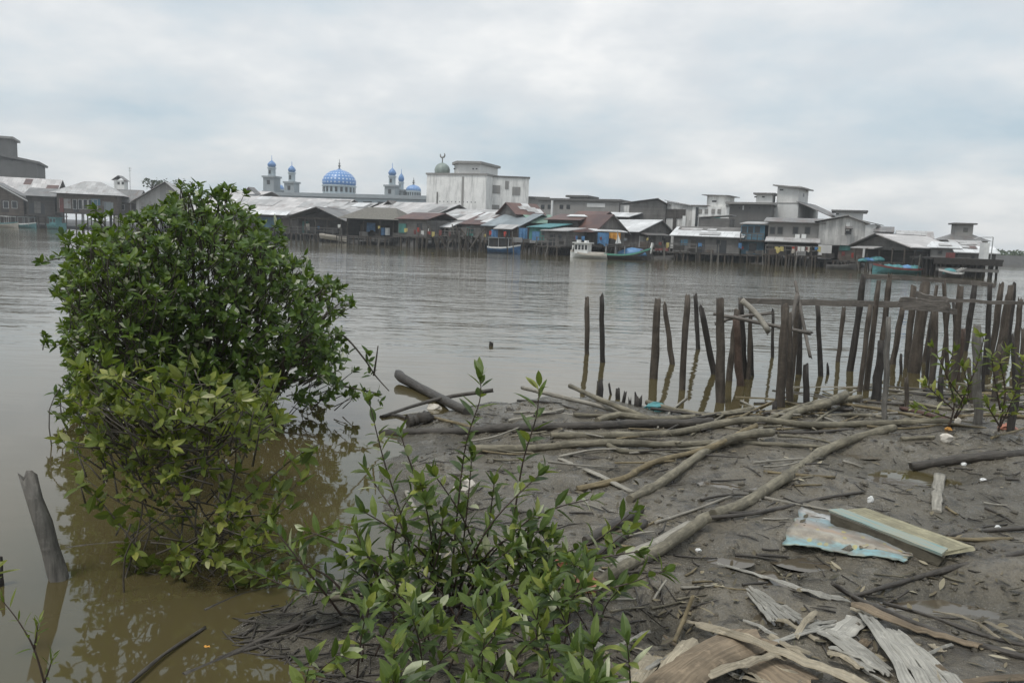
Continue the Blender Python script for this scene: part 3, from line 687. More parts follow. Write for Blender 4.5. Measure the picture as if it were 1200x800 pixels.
# ---------------- long white roof and centre left
b = B('long_zinc_house', 'very long house with a pale zinc roof left of the open shed', 'house', 222, 386, 131, -8, STILT)
ze, zr, zf = b.z((300, 250)), b.z((300, 228)), b.z((300, 270)); b.walls('wood_dark', zf, ze, 13); b.roof('side', 'zinc_pink', ze, zr, 20); b.sheets(9, ze, zr, 20, ['zinc', 'zinc_white', 'zinc', 'zinc_dark'], w=(1.5, 5))
b.rect('blue_panel', 'blue_wall', 302, 254, 328, 267); b.rect('door', 'wood_brown', 332, 254, 338, 268); b.win(270, 254, 278, 262); b.win(285, 254, 293, 262); b.deck(zf); b.stilts(12, zf)
b.roof('shed', 'zinc_white', b.z((315, 252)), b.z((315, 248)), 1.4, u0=b.uz(258, 250)[0], u1=b.uz(340, 250)[0], v0=-1.7, ov=.2, name='porch_roof')
b = B('low_roof_house', 'low roof ridge seen behind the long pale zinc roof', 'house', 245, 300, 160, -22)
ze, zr = b.z((270, 230)), b.z((270, 223)); b.walls('conc', .8, ze, 6); b.roof('side', 'zinc_pink', ze, zr, 8); b.roof('front', 'zinc_dark', zr - .6, zr + .5, 1.5, u0=b.w * .75, u1=b.w, v0=-.2, name='dormer_roof', ov=.1)
# open shed with dark gable
b = B('open_shed', 'open-fronted shed on posts with dark gable beside thatched shelter', 'shed', 340, 401, 116, -10)
ze, zr, zf = b.z((345, 255)), b.z((375, 244)), b.z((375, 274)); d = 9
b.roof('front', 'zinc_dark', ze, zr, d, .55, ov=.9); b.walls('wood_dark', zf, ze, d - 3, 'front', zr - .1, .55, v0=2.6)
for q in (.02, .3, .5, .72, .98): b.post(b.w * q, -.2, -.6, ze + .1)
b.deck(zf, v0=-.8); b.stilts(9, zf, v0=-.9); b.rail(zf, v=-.3, n=7); b.part('gable_truss', 'pile', MB().box(0, b.w, -.35, -.2, ze - .1, ze + .1))
for q in (.2, .62): b.box('shelf', 'wood_grey', b.w * q, b.w * q + 1.6, 1.6, 2.3, zf + .1, zf + .9)
cloth('laundry', 'pale pink cloth hanging inside the open shed', 'laundry', 357, 262, 363, 269, 116, 'cream', 'laundry on the far houses'); 
b = B('thatched_shelter', 'open shelter with a grey thatched hip roof and a loading deck', 'shelter', 405, 462, 108, -12)
ze, zr, zf = b.z((440, 257)), b.z((440, 242)), b.z((440, 277)); d = 8
b.roof('hip', 'thatch', ze, zr, d, ur=.2, ov=.9); b.deck(zf, v0=-2.2); b.stilts(8, zf, v0=-2.2)
for q in (.03, .36, .7, .97): b.post(b.w * q, .0, -.4, ze)
b.walls('wood_dark', zf, ze, .2, v0=5); b.walls('wood_dark', zf, ze, 5, u0=.1, u1=.3); b.rail(zf - 1, v=-2.1, n=6, h=.8)
cloth('tarpaulin', 'blue tarpaulin hanging under the grey thatched roof', 'tarpaulin', 430, 261, 441, 271, 109, 'blue', 'blue tarpaulins on the far houses')
p = W(452, 274, 108.5)
def drum(px, py, Y, mat, label, r=.32, h=.95):
    c = W(px, py, Y); tag(MB().lathe([(r * .96, 0), (r, .04), (r, h * .33), (r * 1.05, h * .35), (r, h * .37), (r, h * .66), (r * 1.05, h * .68), (r, h * .7), (r, h - .03), (r * .95, h)], 12).build('barrel', M[mat], smooth=False), label, 'barrel').location = (c.x, c.y, c.z)
drum(449, 275.5, 107.3, 'blue', 'blue barrel on the deck under the grey thatched roof'); drum(454, 275.7, 107.2, 'white', 'white barrel on the deck of the thatched shelter')
b = B('zinc_roof_house', 'small house with a bright zinc roof between open shed and thatch', 'house', 386, 414, 127, -25, STILT)
ze, zr = b.z((400, 251)), b.z((400, 236)); b.walls('wood_dark', .9, ze, 8); b.roof('side', 'zinc', ze, zr, 12, ov=.3); b.sheets(2, ze, zr, 12, ['zinc_white', 'zinc_dark']); b.win(390, 256, 395, 263)
b = B('zinc_roof_house', 'house with a wide pale zinc roof directly behind the thatched shelter', 'house', 424, 478, 122, -25, STILT)
ze, zr = b.z((450, 251)), b.z((450, 235)); b.walls('wood_grey', .9, ze, 8); b.roof('side', 'zinc_pink', ze, zr, 14, ov=.5); b.sheets(4, ze, zr, 14, ['zinc', 'zinc_white']); b.roof('front', 'zinc_dark', zr - .9, zr + .1, 2, u0=0, u1=2.5, v0=5, ov=.1, name='dormer_roof')
b = B('zinc_roof_house', 'house with a steep pale zinc roof left of the stepped zinc roofs', 'house', 476, 506, 118, -25, STILT)
ze, zr = b.z((490, 252)), b.z((490, 237)); b.walls('wood_grey', .9, ze, 8); b.roof('side', 'zinc', ze, zr, 14, ov=.4); b.sheets(3, ze, zr, 14, ['zinc_white', 'zinc_dark'])
b = B('plank_shack', 'grey plank shack on stilts with a rusty red roof', 'shack', 466, 499, 100, -28)
ze, zr, zf = b.z((482, 257)), b.z((482, 249)), b.z((482, 277)); b.walls('wood_grey', zf, ze, 6); b.roof('side', 'rust', ze, zr, 7, ov=.35); b.deck(zf, v0=-.5); b.stilts(7, zf, v0=-.4); b.rect('wall_panel', 'teal_wall', 468, 262, 476, 273); b.win(489, 262, 495, 269, 'wood_grey')
b = B('stepped_zinc_house', 'house under jumbled stepped zinc roofs below the white tower block', 'house', 497, 546, 104, -28, STILT)
ze, zr, zf = b.z((520, 262)), b.z((520, 243)), b.z((520, 278)); b.walls('wood_dark', zf, ze, 8); b.roof('side', 'zinc', ze, zr, 16, ov=.4); b.sheets(9, ze, zr, 16, ['zinc_white', 'zinc', 'zinc_pink', 'zinc_dark'], w=(1, 3))
b.roof('shed', 'zinc_white', b.z((520, 267)), ze, 1.8, v0=-1.9, ov=.1, u0=1, u1=b.w * .8, name='porch_roof'); b.deck(zf); b.stilts(9, zf); b.win(512, 268, 516, 274); b.rail(zf, n=6)
b = B('collapsing_jetty', 'collapsing jetty of crossed poles between plank shack and blue boat', 'jetty', 512, 566, 95, -28)
zf = b.z((540, 276)); b.deck(zf, v0=0, v1=2.2, mat='wood_grey'); b.stilts(11, zf, v0=.1, v1=2)
for k in range(9): u = R(0, b.w); b.part('brace', random.choice(['pile', 'pile_grey']), MB().tube([(u, R(-.3, -.1), R(0, .4)), (u + R(-2.5, 2.5), R(-.35, -.1), zf + R(.1, 1.3))], .07, 5))
b.rail(zf, v=.05, n=7, u0=1, u1=b.w - .5)

# ---------------- mosque with blue domes
b = B('mosque', 'pale mosque with a big blue tiled dome and four bulb-topped minarets', 'mosque', 308, 505, 235, -16)
zb = b.z((400, 227)); u_of = lambda px, py=230: b.uz(px, py)[0]
b.walls('mosque', .8, zb - 1.0, 30); b.box('parapet', 'mosque_grey', -.6, b.w + .6, -.6, 30, zb - 1.0, zb)
for k in range(12):
    u = b.w * (k + .3) / 12
    b.box('window', 'glass', u, u + 2.6, -.06, .05, zb - 4.2, zb - 1.9)
def pz(px, py, v):       # height of a picture point on a plane v behind the front
    u, z = b.uz(px, py); P = Vector((b.A.x + u * b.dir.x, b.A.y + u * b.dir.y)); sc_ = 1 + v / max(P.y, 1) ; return H_CAM + (z - H_CAM) * sc_
def dome(px, r_px, y_base, y_top, y_spire, v, mat, drum_y=None, nm='dome'):
    S = 235 / F_PX * (1 + v / 235) * 1.03; r = r_px * S; u = u_of(px, y_base) * (1) + (v * .0)
    # keep the dome centred on its picture column although it stands v behind the front
    d = ray(px, y_base); n_ = Vector((-b.dir.y, b.dir.x)); t = ((b.A + n_ * v).dot(n_)) / Vector((d.x, d.y)).dot(n_); P = Vector((d.x * t, d.y * t)) - b.A
    u = P.dot(b.dir); zb_, zt = pz(px, y_base, v), pz(px, y_top, v); h = zt - zb_
    prof = [(r * .93, zb_)] + [(r * math.cos(a) * 1.02 if a > .1 else r, zb_ + h * (.12 + .8 * math.sin(a))) for a in [i * PI / 2 / 9 for i in range(9)]] + [(.05, zt)]
    dm = MB().lathe(prof, 24, u, v).build(nm, M[mat], b.root, True)
    zs = pz(px, y_spire, v)
    f = MB().lathe([(.35, zt - .3), (.2, zt + .3), (.45, zt + (zs - zt) * .3), (.12, zt + (zs - zt) * .4), (.3, zt + (zs - zt) * .55), (.1, zt + (zs - zt) * .65), (.05, zs)], 8, u, v)
    f.build('finial', M['finial'], dm)
    if drum_y:
        zd = pz(px, drum_y, v) ; dr = MB().lathe([(r * .96, zd - 3), (r * .96, zb_ - .3), (r * 1.02, zb_ - .3), (r * 1.02, zb_ + .1)], 24, u, v).build('drum', M['mosque'], b.root)
        nW = 20; wm = MB(); hh = zb_ - zd
        for k in range(nW):
            a = 2 * PI * k / nW; c = Vector((u + math.cos(a) * r * .965, v + math.sin(a) * r * .965)); tv = Vector((-math.sin(a), math.cos(a))) * r * .07; o_ = Vector((math.cos(a), math.sin(a))) * .06
            wm.slab([(*(c - tv + o_), zd + hh * .2), (*(c + tv + o_), zd + hh * .2), (*(c + tv + o_), zd + hh * .78), (*(c - tv + o_), zd + hh * .78)], .08)
        wm.build('window_ring', M['glass'], dr)
    return u
dome(397.5, 18.3, 217.5, 197, 186, 14, 'dome_tiles', 227)
dome(484.5, 8, 224, 216, 208, 6, 'dome_tiles', 232)
dome(327.5, 5, 222, 215.5, 213, 10, 'dome_tiles', 226)
def minaret(px, w_px, y0, y1, y2, y3, yt, v=2):
    """y0 roofline, y1 top of the square shaft, y2 top of the lantern, y3 top of the bulb"""
    S = 235 / F_PX * 1.03; d = ray(px, y1); n_ = Vector((-b.dir.y, b.dir.x)); t = ((b.A + n_ * v).dot(n_)) / Vector((d.x, d.y)).dot(n_); u = (Vector((d.x * t, d.y * t)) - b.A).dot(b.dir)
    z0, z1, z2, z3, zt = (pz(px, y, v) for y in (y0, y1, y2, y3, yt)); hw = w_px * S / 2
    mb = MB().box(u - hw, u + hw, v - hw, v + hw, z0 - 3, z1 - .5); mb.box(u - hw * 1.18, u + hw * 1.18, v - hw * 1.18, v + hw * 1.18, z1 - .5, z1)
    mb.box(u - hw * 1.15, u + hw * 1.15, v - hw * 1.15, v + hw * 1.15, (z0 + z1) / 2 - 2.4, (z0 + z1) / 2 - 2.1)
    mn = mb.build('minaret', M['mosque_grey'], b.root)
    r = hw * .62
    ln = MB().lathe([(r, z1 + .004), (r, z2 - .4), (r * 1.2, z2 - .4), (r * 1.2, z2)], 10, u, v).build('lantern', M['mosque'], mn)
    h = z3 - z2
    MB().lathe([(r * .8, z2 + .01), (r * 1.15, z2 + h * .25), (r * 1.12, z2 + h * .45), (r * .8, z2 + h * .7), (r * .35, z2 + h * .9), (.1, z3), (.06, zt)], 14, u, v).build('bulb_dome', M['dome_blue'], mn, True)
    wm = MB().box(u - hw * .3, u + hw * .3, v - hw - .04, v - hw + .05, z1 - 2.4, z1 - 1.2)
    wm.build('window', M['glass'], mn)
    wm = MB().box(u - r * .3, u + r * .3, v - r - .04, v - r + .2, z1 + .6, z2 - .9); wm.build('slit_window', M['glass'], mn)
minaret(318.5, 13.5, 224, 206.5, 196, 188, 182); minaret(342, 12, 224, 213, 202, 194, 189)
minaret(459.5, 12, 231, 217, 206, 197, 191); minaret(470, 9, 232, 222, 213, 203, 198, 6)

# ---------------- white tower block with grey dome
b = B('white_tower_block', 'tall stained white concrete block with grey-green dome at its left corner', 'building', 498, 567, 140, -20)
zl = b.z((530, 205)); b.walls('conc_white', .8, zl, 14); b.box('roof_edge', 'conc', -.15, b.w + .15, -.15, 14.1, zl, zl + .3)
b.rect('wall_joint', 'conc', 541.6, 207, 542.8, 246, -.05, 0); b.rect('pipe', 'conc_dark', 512, 225, 512.8, 243, -.1, 0)
for q in range(10): b.rect('vent', 'glass', 515 + q * 4.6, 235.5 + .12 * q, 516 + q * 4.6, 236.6 + .12 * q, -.03, 0)
ua, ub = b.uz(523, 200)[0], b.uz(560, 200)[0]; zh = b.z((540, 191.5))
mb = MB(); uc = b.uz(536, 200)[0]; pl = [(ua, 3.2), (uc, .3), (ub, 1.0), (ub, 9), (ua, 9)]
def prism(mb, pl, z0, z1):
    k = len(pl); i = len(mb.v); mb.v += [(x, y, z0) for x, y in pl] + [(x, y, z1) for x, y in pl]
    mb.face([i + q for q in reversed(range(k))]); mb.face([i + k + q for q in range(k)])
    for q in range(k): j = (q + 1) % k; mb.face([i + q, i + j, i + k + j, i + k + q])
    return mb
b.part('penthouse', 'conc_pale', prism(mb, pl, zl + .3, zh)); c = ((ua + ub) / 2, 5)
b.part('penthouse_roof', 'conc', prism(MB(), [(c[0] + (x - c[0]) * 1.12, c[1] + (y - c[1]) * 1.12) for x, y in pl], zh, zh + .4))
for q in (531, 553, 557): b.rect('vent', 'glass', q, 197, q + 1.6, 198.6, .2, .32)
S = 140 / F_PX; ud, zd = b.uz(514.5, 206); zt = b.z((514.5, 190)); r = 9 * S
dm = b.part('dome', 'dome_grey', MB().lathe([(r * .8, zl - .3), (r * .8, zl + .35), (r * .62, zl + .4)] + [(max(r * math.cos(a), .04), zt - r + r * math.sin(a)) for a in [-.75 + i * (PI / 2 + .75) / 10 for i in range(11)]], 20, ud, 1.2), None, True)
zf = b.z((516, 178)); fm = MB().tube([(ud, 1.2, zt - .1), (ud, 1.2, zf - .8)], .1, 6)
fm.tube([(ud + .42 * math.cos(a), 1.2, zf - .4 + .42 * math.sin(a)) for a in [PI * .85 + i * 1.4 * PI / 10 for i in range(11)]], [.05, .1, .13, .15, .16, .16, .16, .15, .13, .1, .05], 5)
b.part('crescent_finial', 'finial', fm, dm)
b = B('white_annex_block', 'stained white concrete block with square grey windows right of domed tower', 'building', 568.5, 616.5, 139, 2)
zl = b.z((590, 208)); b.walls('conc_white', .8, zl, 12); b.box('roof_edge', 'conc_dark', -.15, b.w + .15, -.15, 12.1, zl, zl + .25)
b.rect('stained_strip', 'conc_dark', 569.5, 208, 574, 246, -.06, 0)
for r_ in ((577, 217, 586, 227), (600.5, 219, 609.5, 229), (576, 240, 585, 247)): w_ = b.rect('window', 'conc', *r_, -.07, 0)
b.rect('stain', 'conc', 592, 212, 596, 222, -.04, 0); b.box('side_annex', 'conc', b.w, b.w + 3.6, 4, 10, .8, b.z((619, 231))); b.box('annex_roof', 'conc_dark', b.w - .1 + .11, b.w + 3.9, 3.7, 10.2, b.z((619, 231)), b.z((619, 231)) + .3)

# ---------------- centre
b = B('blue_zinc_house', 'brown plank house under a smooth blue-grey zinc roof', 'house', 567, 605, 97, -30, STILT)
ze, zr, zf = b.z((588, 265)), b.z((580, 249)), b.z((588, 285)); b.walls('wood_brown', zf, ze, 7); b.roof('side', 'zinc_blue', ze, zr, 11, ov=.4); b.deck(zf, v0=-1.2); b.stilts(8, zf, v0=-1.2)
b.roof('shed', 'zinc', b.z((598, 269)), b.z((598, 265)), 1.2, u0=b.w * .5, u1=b.w, v0=-1.25, ov=.2, name='porch_roof'); b.win(571, 270, 575, 276, 'wood_grey'); b.rect('door', 'wood_grey', 590, 271, 596, 284)
b = B('patched_zinc_house', 'small house with loose bright zinc sheets left of the blue-grey roof', 'house', 540, 567, 100, -30, STILT)
ze, zr, zf = b.z((553, 263)), b.z((553, 248)), b.z((553, 279)); b.walls('wood_greyv', zf, ze, 7); b.roof('side', 'rust', ze, zr, 11, ov=.3); b.sheets(5, ze, zr, 11, ['zinc_white', 'zinc', 'zinc_white'], w=(1, 2)); b.stilts(5, zf); b.deck(zf); b.win(552, 267, 557, 273, 'wood_grey')
cloth('tarpaulin', 'blue tarpaulin on the wall under the blue-grey zinc roof', 'tarpaulin', 575.5, 269, 584, 279, 95, 'blue', 'blue tarpaulins on the far houses')
cloth('tarpaulin', 'blue tarpaulin between the blue-grey roof house and the teal shack', 'tarpaulin', 608, 267, 618, 281, 92, 'blue', 'blue tarpaulins on the far houses')
b = B('red_roof_house', 'tall gabled house with a rust-red roof patched with white sheets', 'house', 604, 634, 99, 30, STILT)
ze, zr, zf = b.z((600, 250)), b.z((606, 238)), b.z((606, 284)); ug = b.uz(612, 245)[0]
b.walls('wood_grey', zf, ze, 4.5, 'side', zr); b.roof('side', 'rust', ze, zr, 4.5, ov=.4); b.sheets(5, ze, zr, 4.5, ['zinc_white', 'zinc_white', 'zinc'], w=(1, 2)); b.stilts(7, zf); b.deck(zf)
b.roof('shed', 'green', b.z((622, 262)), b.z((622, 252)), 2.2, u0=ug, u1=b.w + 1, v0=-2.3, ov=.1, name='awning'); b.win(614, 264, 619, 270, 'wood_grey')
b = B('teal_shack', 'small teal and green board shack beside the river under a teal awning', 'shack', 619, 642, 90, -30)
ze, zf = b.z((630, 267)), b.z((630, 284)); b.walls('teal_wall', zf, ze, 5); b.roof('shed', 'teal', ze, ze + .5, 5, ov=.25); b.rect('door', 'blue', 624, 271, 632, 283, -.04); b.win(635, 270, 639, 275, 'wood_grey'); b.deck(zf); b.stilts(6, zf)
b = B('concrete_warehouse', 'long low grey concrete building with a small stair hut on top', 'warehouse', 628, 722, 122, -24)
zl = b.z((660, 235)); b.walls('conc', .8, zl, 10); b.box('roof_edge', 'conc_dark', -.3, b.w + .3, -.3, 10.2, zl, zl + .3)
ua, ub = b.uz(665, 232)[0], b.uz(684, 232)[0]; zs = b.z((675, 231)); b.box('stair_hut', 'conc', ua, ub, 1, 5, zl + .3, zs); b.roof('flat', 'conc_dark', zs, zs, 4, u0=ua, u1=ub, v0=1, ov=.5, th=.1, name='hut_roof')
b.rect('wall_band', 'conc_pale', 688, 238, 709, 243, -.05, 0)
for q in (634, 642, 656, 664): b.rect('window', 'glass', q, 240, q + 4, 245, -.04, 0)
p = W(646.8, 243, 110); tag(MB().tube([(p.x, p.y, 1.0), (p.x, p.y, p.z + .9)], .16, 6).build('white_pipe', M['white'], loc=(p.x, p.y, 1.0)), 'short white pipe standing above the rust-red roofs', 'pipe')
b = B('white_hut', 'little whitewashed hut between the concrete warehouse and grey plank warehouse', 'hut', 719, 734, 118, -30)
ze = b.z((726, 240)); b.walls('conc_white', .8, ze, 4); b.roof('slope', 'zinc', ze, ze + .3, 4, ov=.2); b.win(723, 241.5, 726, 244, 'conc')
for k in range(3):
    px0, px1, ye, yr, yf, Y, lab, rm, wm_ = [(640, 676, 258, 250.5, 284, 95, 'house with a rust-brown roof and one long white roof sheet', 'rust', 'wood_dark'), (662, 694, 259, 247, 283, 103, 'brown-roofed house tucked behind the wooden gable house', 'rust', 'wood_brown'), (637, 662, 271, 267, 288, 88, 'low plank lean-to with a pale roof edge next to the teal shack', 'zinc', 'wood_grey')][k]
    b = B('rust_roof_house' if k < 2 else 'lean_to', lab, 'house' if k < 2 else 'shed', px0, px1, Y, -30, STILT if k < 2 else None)
    ze, zr, zf = b.z(((px0 + px1) / 2, ye)), b.z(((px0 + px1) / 2, yr)), b.z(((px0 + px1) / 2, yf)); b.walls(wm_, zf, ze, 6)
    b.roof('side' if k < 2 else 'shed', rm, ze, zr, 8 if k < 2 else 4, ov=.35); b.stilts(6, zf); b.deck(zf)
    if k == 0: b.sheets(1, ze, zr, 6, ['zinc_white'], u0=0, u1=3, w=(4, 4.2))
    q = px0 + (px1 - px0) * .3; b.win(q, ye + 4, q + 4, ye + 9, 'wood_grey'); b.win(q + 10, ye + 4, q + 14, ye + 9, 'wood_grey')
    if k == 2: b.rail(zf, n=5)
b = B('zinc_roof_house', 'house with a narrow bright zinc roof strip below the concrete warehouse', 'house', 686, 733, 106, -28, STILT)
ze, zr = b.z((708, 254)), b.z((708, 248)); b.walls('wood_dark', .9, ze, 5); b.roof('side', 'zinc_white', ze, zr, 9, ov=.3); b.win(720, 257, 724, 261, 'wood_grey')
b = B('wooden_gable_house', 'timber house with a steep board gable and a blue and orange tarp', 'house', 698, 731, 89, 24, STILT)
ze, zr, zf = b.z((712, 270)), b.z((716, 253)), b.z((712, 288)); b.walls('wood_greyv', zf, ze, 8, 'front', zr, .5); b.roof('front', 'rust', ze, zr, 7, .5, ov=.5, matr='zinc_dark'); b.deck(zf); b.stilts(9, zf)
b.roof('shed', 'zinc_white', b.z((708, 272)), b.z((708, 270)), 1.3, u0=b.uz(690, 270)[0], u1=b.uz(726, 270)[0], v0=-1.5, ov=.1, name='awning'); b.rect('door', 'glass', 697, 275, 702, 287, -.03)
cloth('tarpaulin', 'blue tarpaulin hung below the steep board gable', 'tarpaulin', 700.5, 272.5, 713, 287, 86.5, 'blue', 'blue tarpaulins on the far houses'); cloth('tarpaulin', 'orange-yellow tarpaulin hung below the steep board gable', 'tarpaulin', 714, 272.5, 727, 280.5, 86.5, 'orange')
b = B('plank_warehouse', 'large grey board warehouse with shallow gable and a dark band below it', 'warehouse', 734.5, 777, 108, -14)
ze, zr = b.z((740, 238.5)), b.z((768, 234)); b.walls('wood_grey', .9, ze, 14, 'front', zr, .75); b.roof('front', 'zinc_dark', ze, zr, 14, .75, ov=.4, u1=b.w + .2)
b = B('barn', 'pale barn with a dark horizontal band joined to the grey board warehouse', 'barn', 778, 811, 107, -28)
ze, zr = b.z((805, 242.5)), b.z((782, 236)); b.walls('wood_light', .9, ze - .2, 10); b.roof('slope', 'zinc', zr, ze, 10, ov=.3)
b.part('gable_infill', 'wood_light', MB().slab([(0, -.02, ze - .22), (b.w, -.02, ze - .22), (b.w, -.02, ze + .05), (0, -.02, zr)], .1)); b.rect('dark_band', 'wood_dark', 778, 245, 803, 256, -.08, -.03); b.rect('post', 'wood_dark', 790, 245, 791.6, 274, -.16, -.09); b.rect('corner_board', 'white', 800.5, 253, 803, 272, -.16, -.09)
b = B('wooden_gable_house', 'grey timber gable house with a broad white left roof slope', 'house', 748, 785, 91, 30, STILT)
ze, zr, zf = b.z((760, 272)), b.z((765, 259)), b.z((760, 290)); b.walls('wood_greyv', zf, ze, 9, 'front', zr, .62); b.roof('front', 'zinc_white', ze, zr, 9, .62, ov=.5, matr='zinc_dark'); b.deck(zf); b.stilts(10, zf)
b.roof('shed', 'zinc_dark', b.z((752, 276)), b.z((752, 273.5)), 1.2, u0=0, u1=b.w * .7, v0=-1.4, ov=.1, name='awning')
for q in (749, 755.5, 762, 768): b.rect('wall_sheet', 'zinc' if q != 768 else 'zinc_white', q, 276.5, q + 6.6, 290, -.08 - .01 * (q % 3), 0)
b.rect('door', 'glass', 775, 279, 779, 289, -.03)
cloth('rug', 'red cloth over the railing right of the corrugated wall', 'cloth', 768, 290, 783, 294, 88, 'maroon')

# ---------------- right
b = B('bird_house_tower', 'white tower with an overhanging roof and one slit, left of dark block', 'tower', 824, 846, 106, -32)
zl = b.z((835, 229.5)); b.walls('conc_white', .9, zl, 3.5); b.roof('slope', 'zinc_dark', zl, zl - .05, 3.5, ov=.55); b.rect('slit_window', 'glass', 834.5, 235, 839.5, 237, -.03)
b = B('white_house', 'low whitewashed house with small windows below the left white tower', 'house', 808, 852, 104, -24)
zl = b.z((830, 242)); b.walls('conc_white', .9, zl, 3); b.box('roof_edge', 'zinc_dark', -.2, b.w * .4, -.2, 3, zl, zl + .15)
for q in (819, 826, 834, 841): b.rect('window', 'conc', q, 245, q + 3.6, 250.5, -.05)
b.rect('post', 'glass', 816, 243, 817.2, 268, -.2, -.1)
b = B('brown_block', 'grey-brown block with a sloping pale top edge under the whitewashed house', 'building', 816, 852, 98, -26)
za, zb_ = b.z((816, 255)), b.z((852, 252)); b.walls('wood_grey', .9, za, 3); b.roof('slope', 'zinc', za, zb_ - .1, 3, ov=.15)
b = B('dark_block', 'dark grey rendered block between the white towers', 'building', 851, 899, 102, -24)
zl = b.z((875, 239.5)); b.walls('conc_dark', .9, zl, 8); b.box('roof_edge', 'conc', -.5, b.w + .3, -.5, 8, zl, zl + .25); b.rect('pipe', 'conc_pale', 870.5, 241, 871.6, 246, -.08)
for q in (856, 866, 878, 889): b.rect('vent', 'glass', q, 243, q + 1.4, 244.6, -.03)
b = B('bird_house_tower', 'small pale square tower with two slits standing on dark block', 'tower', 881, 900, 104.5, -24)
zl = b.z((890, 228)); b.walls('conc_pale', .9, zl, 3); b.roof('flat', 'zinc_dark', zl, zl, 3, ov=.35, th=.07)
for q in (884, 893): b.rect('slit_window', 'glass', q, 230, q + 3, 231.6, -.03)
b = B('bird_house_tower', 'biggest pale tower with a mono-pitch roof on the right skyline', 'tower', 905, 930, 104, -34)
z1 = b.z((918, 218)); zm = b.z((918, 239)); b.walls('conc_pale', zm - 3, z1, 4.5); b.roof('slope', 'conc', z1, z1 - .25, 4.5, ov=.5, th=.15); b.rect('slit_window', 'glass', 914, 221.7, 918, 223.4, -.03)
b.box('lower_block', 'conc_pale', -1.2, b.w + .3, -.8, 9, .9, zm); b.box('ledge', 'conc', -1.25, b.w + .35, -.84, 4, zm, zm + .12)
b.box('side_window', 'glass', b.w, b.w + .03, 2, 2.6, z1 - 1.2, z1 - .8)
b.part('side_wing', 'conc_pale', prism(MB(), [(b.w + .31, -.8), (b.w + 4.8, -.8), (b.w + 4.8, 8), (b.w + .31, 8)], .9, zm - 1.9)); b.roof('slope', 'zinc_dark', zm + .1, zm - 1.8, 8.5, u0=b.w + .3, u1=b.w + 4.8, v0=-.8, ov=.25, name='wing_roof')
b = B('long_low_house', 'long low grey plank house with a white roof beside blue shop', 'house', 788, 866, 88, -22, STILT)
ze, zr, zf = b.z((826, 277)), b.z((850, 268)), b.z((826, 296)); b.walls('wood_grey', zf, ze, 7, 'side', zr + .2); b.roof('side', 'zinc_white', ze, zr, 7, ov=.4); b.sheets(3, ze, zr, 7, ['zinc', 'zinc_dark']); b.deck(zf); b.stilts(12, zf)
b.win(797, 281, 800, 288, 'wood_grey'); b.win(840, 281, 844, 286, 'wood_grey'); b.rect('door', 'wood_dark', 810, 281, 815, 294); b.rail(zf, u0=0, u1=b.w * .5, n=6)
cloth('banner', 'red diamond-like cloth hanging at the right end of long plank house', 'cloth', 854.5, 282, 859.5, 291, 86, 'red')
b = B('blue_shop', 'two-storey blue board shop with dark upper windows', 'shop', 868, 894, 86, -24)
z1, z2, zf = b.z((880, 263)), b.z((880, 281)), b.z((880, 298)); b.walls('blue_wall', zf, z1, 5); b.roof('shed', 'zinc', z1, z1 + .3, 5, ov=.3); b.box('balcony', 'wood_dark', -.3, b.w + .2, -1.1, -.004, z2 - .15, z2); b.deck(zf); b.stilts(6, zf)
for q in (869.5, 877, 885): b.win(q, 265, q + 5.6, 273, 'blue_wall')
b.rect('shopfront', 'glass', 878, 285, 886, 297, -.04); b.rect('door', 'blue_wall', 870, 285, 876, 297, -.06); b.rail(z2, v=-1.05, n=5, h=.7, u1=b.w)
b = B('two_storey_house', 'two-storey grey house with four upper windows and laundry below', 'house', 898, 958, 83, -20, STILT)
ze, zr, zm, zf = b.z((926, 261)), b.z((926, 255)), b.z((926, 282)), b.z((926, 298)); b.walls('conc', zm, ze, 8); b.roof('side', 'zinc_dark', ze, zr, 9, ov=.5); b.walls('wood_dark', zf, zm - .05, 7, v0=.4)
b.roof('shed', 'zinc', zm - .2, zm + .2, 2, v0=-2.1, ov=.15, name='porch_roof'); b.deck(zf, v0=-2.2, u0=-.5, u1=b.w + 1.2); b.stilts(16, zf, v0=-2.2, r=.12); b.rail(zf, v=-2.15, n=9)
for q in (903, 912, 930, 944): b.win(q, 266.5, q + 4.5, 274, 'conc_dark')
for q in (932, 939.5): b.rect('aircon_unit', 'white', q, 274.5, q + 5, 279.5, -.5, -.1)
lc = ['yellow', 'yellow', 'maroon', 'cream', 'white', 'cream', 'red', 'yellow']
ln = ['pale yellow shirt', 'second yellow shirt beside the first', 'maroon cloth', 'cream towel', 'white sheet', 'cream cloth beside white sheet', 'small red cloth', 'lone yellow towel at the right end']
for k, q in enumerate((908, 914, 931, 935.5, 939, 945, 928, 958)):
    cloth('laundry', ln[k] + ' drying on the line below two-storey grey house', 'laundry', q, 289, q + 3.4, 295, 80.3 - (q - 898) * .03, lc[k], 'laundry on the far houses', .05, -20)
b = B('pale_gable_house', 'big pale grey plank building with a shallow gable and awning window', 'house', 957, 1011, 81, -16, STILT)
ze, zr, zm, zf = b.z((975, 260.5)), b.z((990, 254)), b.z((980, 287)), b.z((980, 305)); b.walls('wood_light', zm, ze, 10, 'front', zr, .62); b.roof('front', 'zinc', ze, zr, 10, .62, ov=.4); b.walls('wood_brown', zf, zm - .04, 7, v0=.3, u0=2); w_ = b.win(991.5, 268, 996.5, 274, 'conc_dark')
b.roof('shed', 'zinc_dark', b.z((994, 269)), b.z((994, 266.5)), .7, u0=b.uz(991, 268)[0], u1=b.uz(998, 268)[0], v0=-.75, ov=.05, name='window_awning')
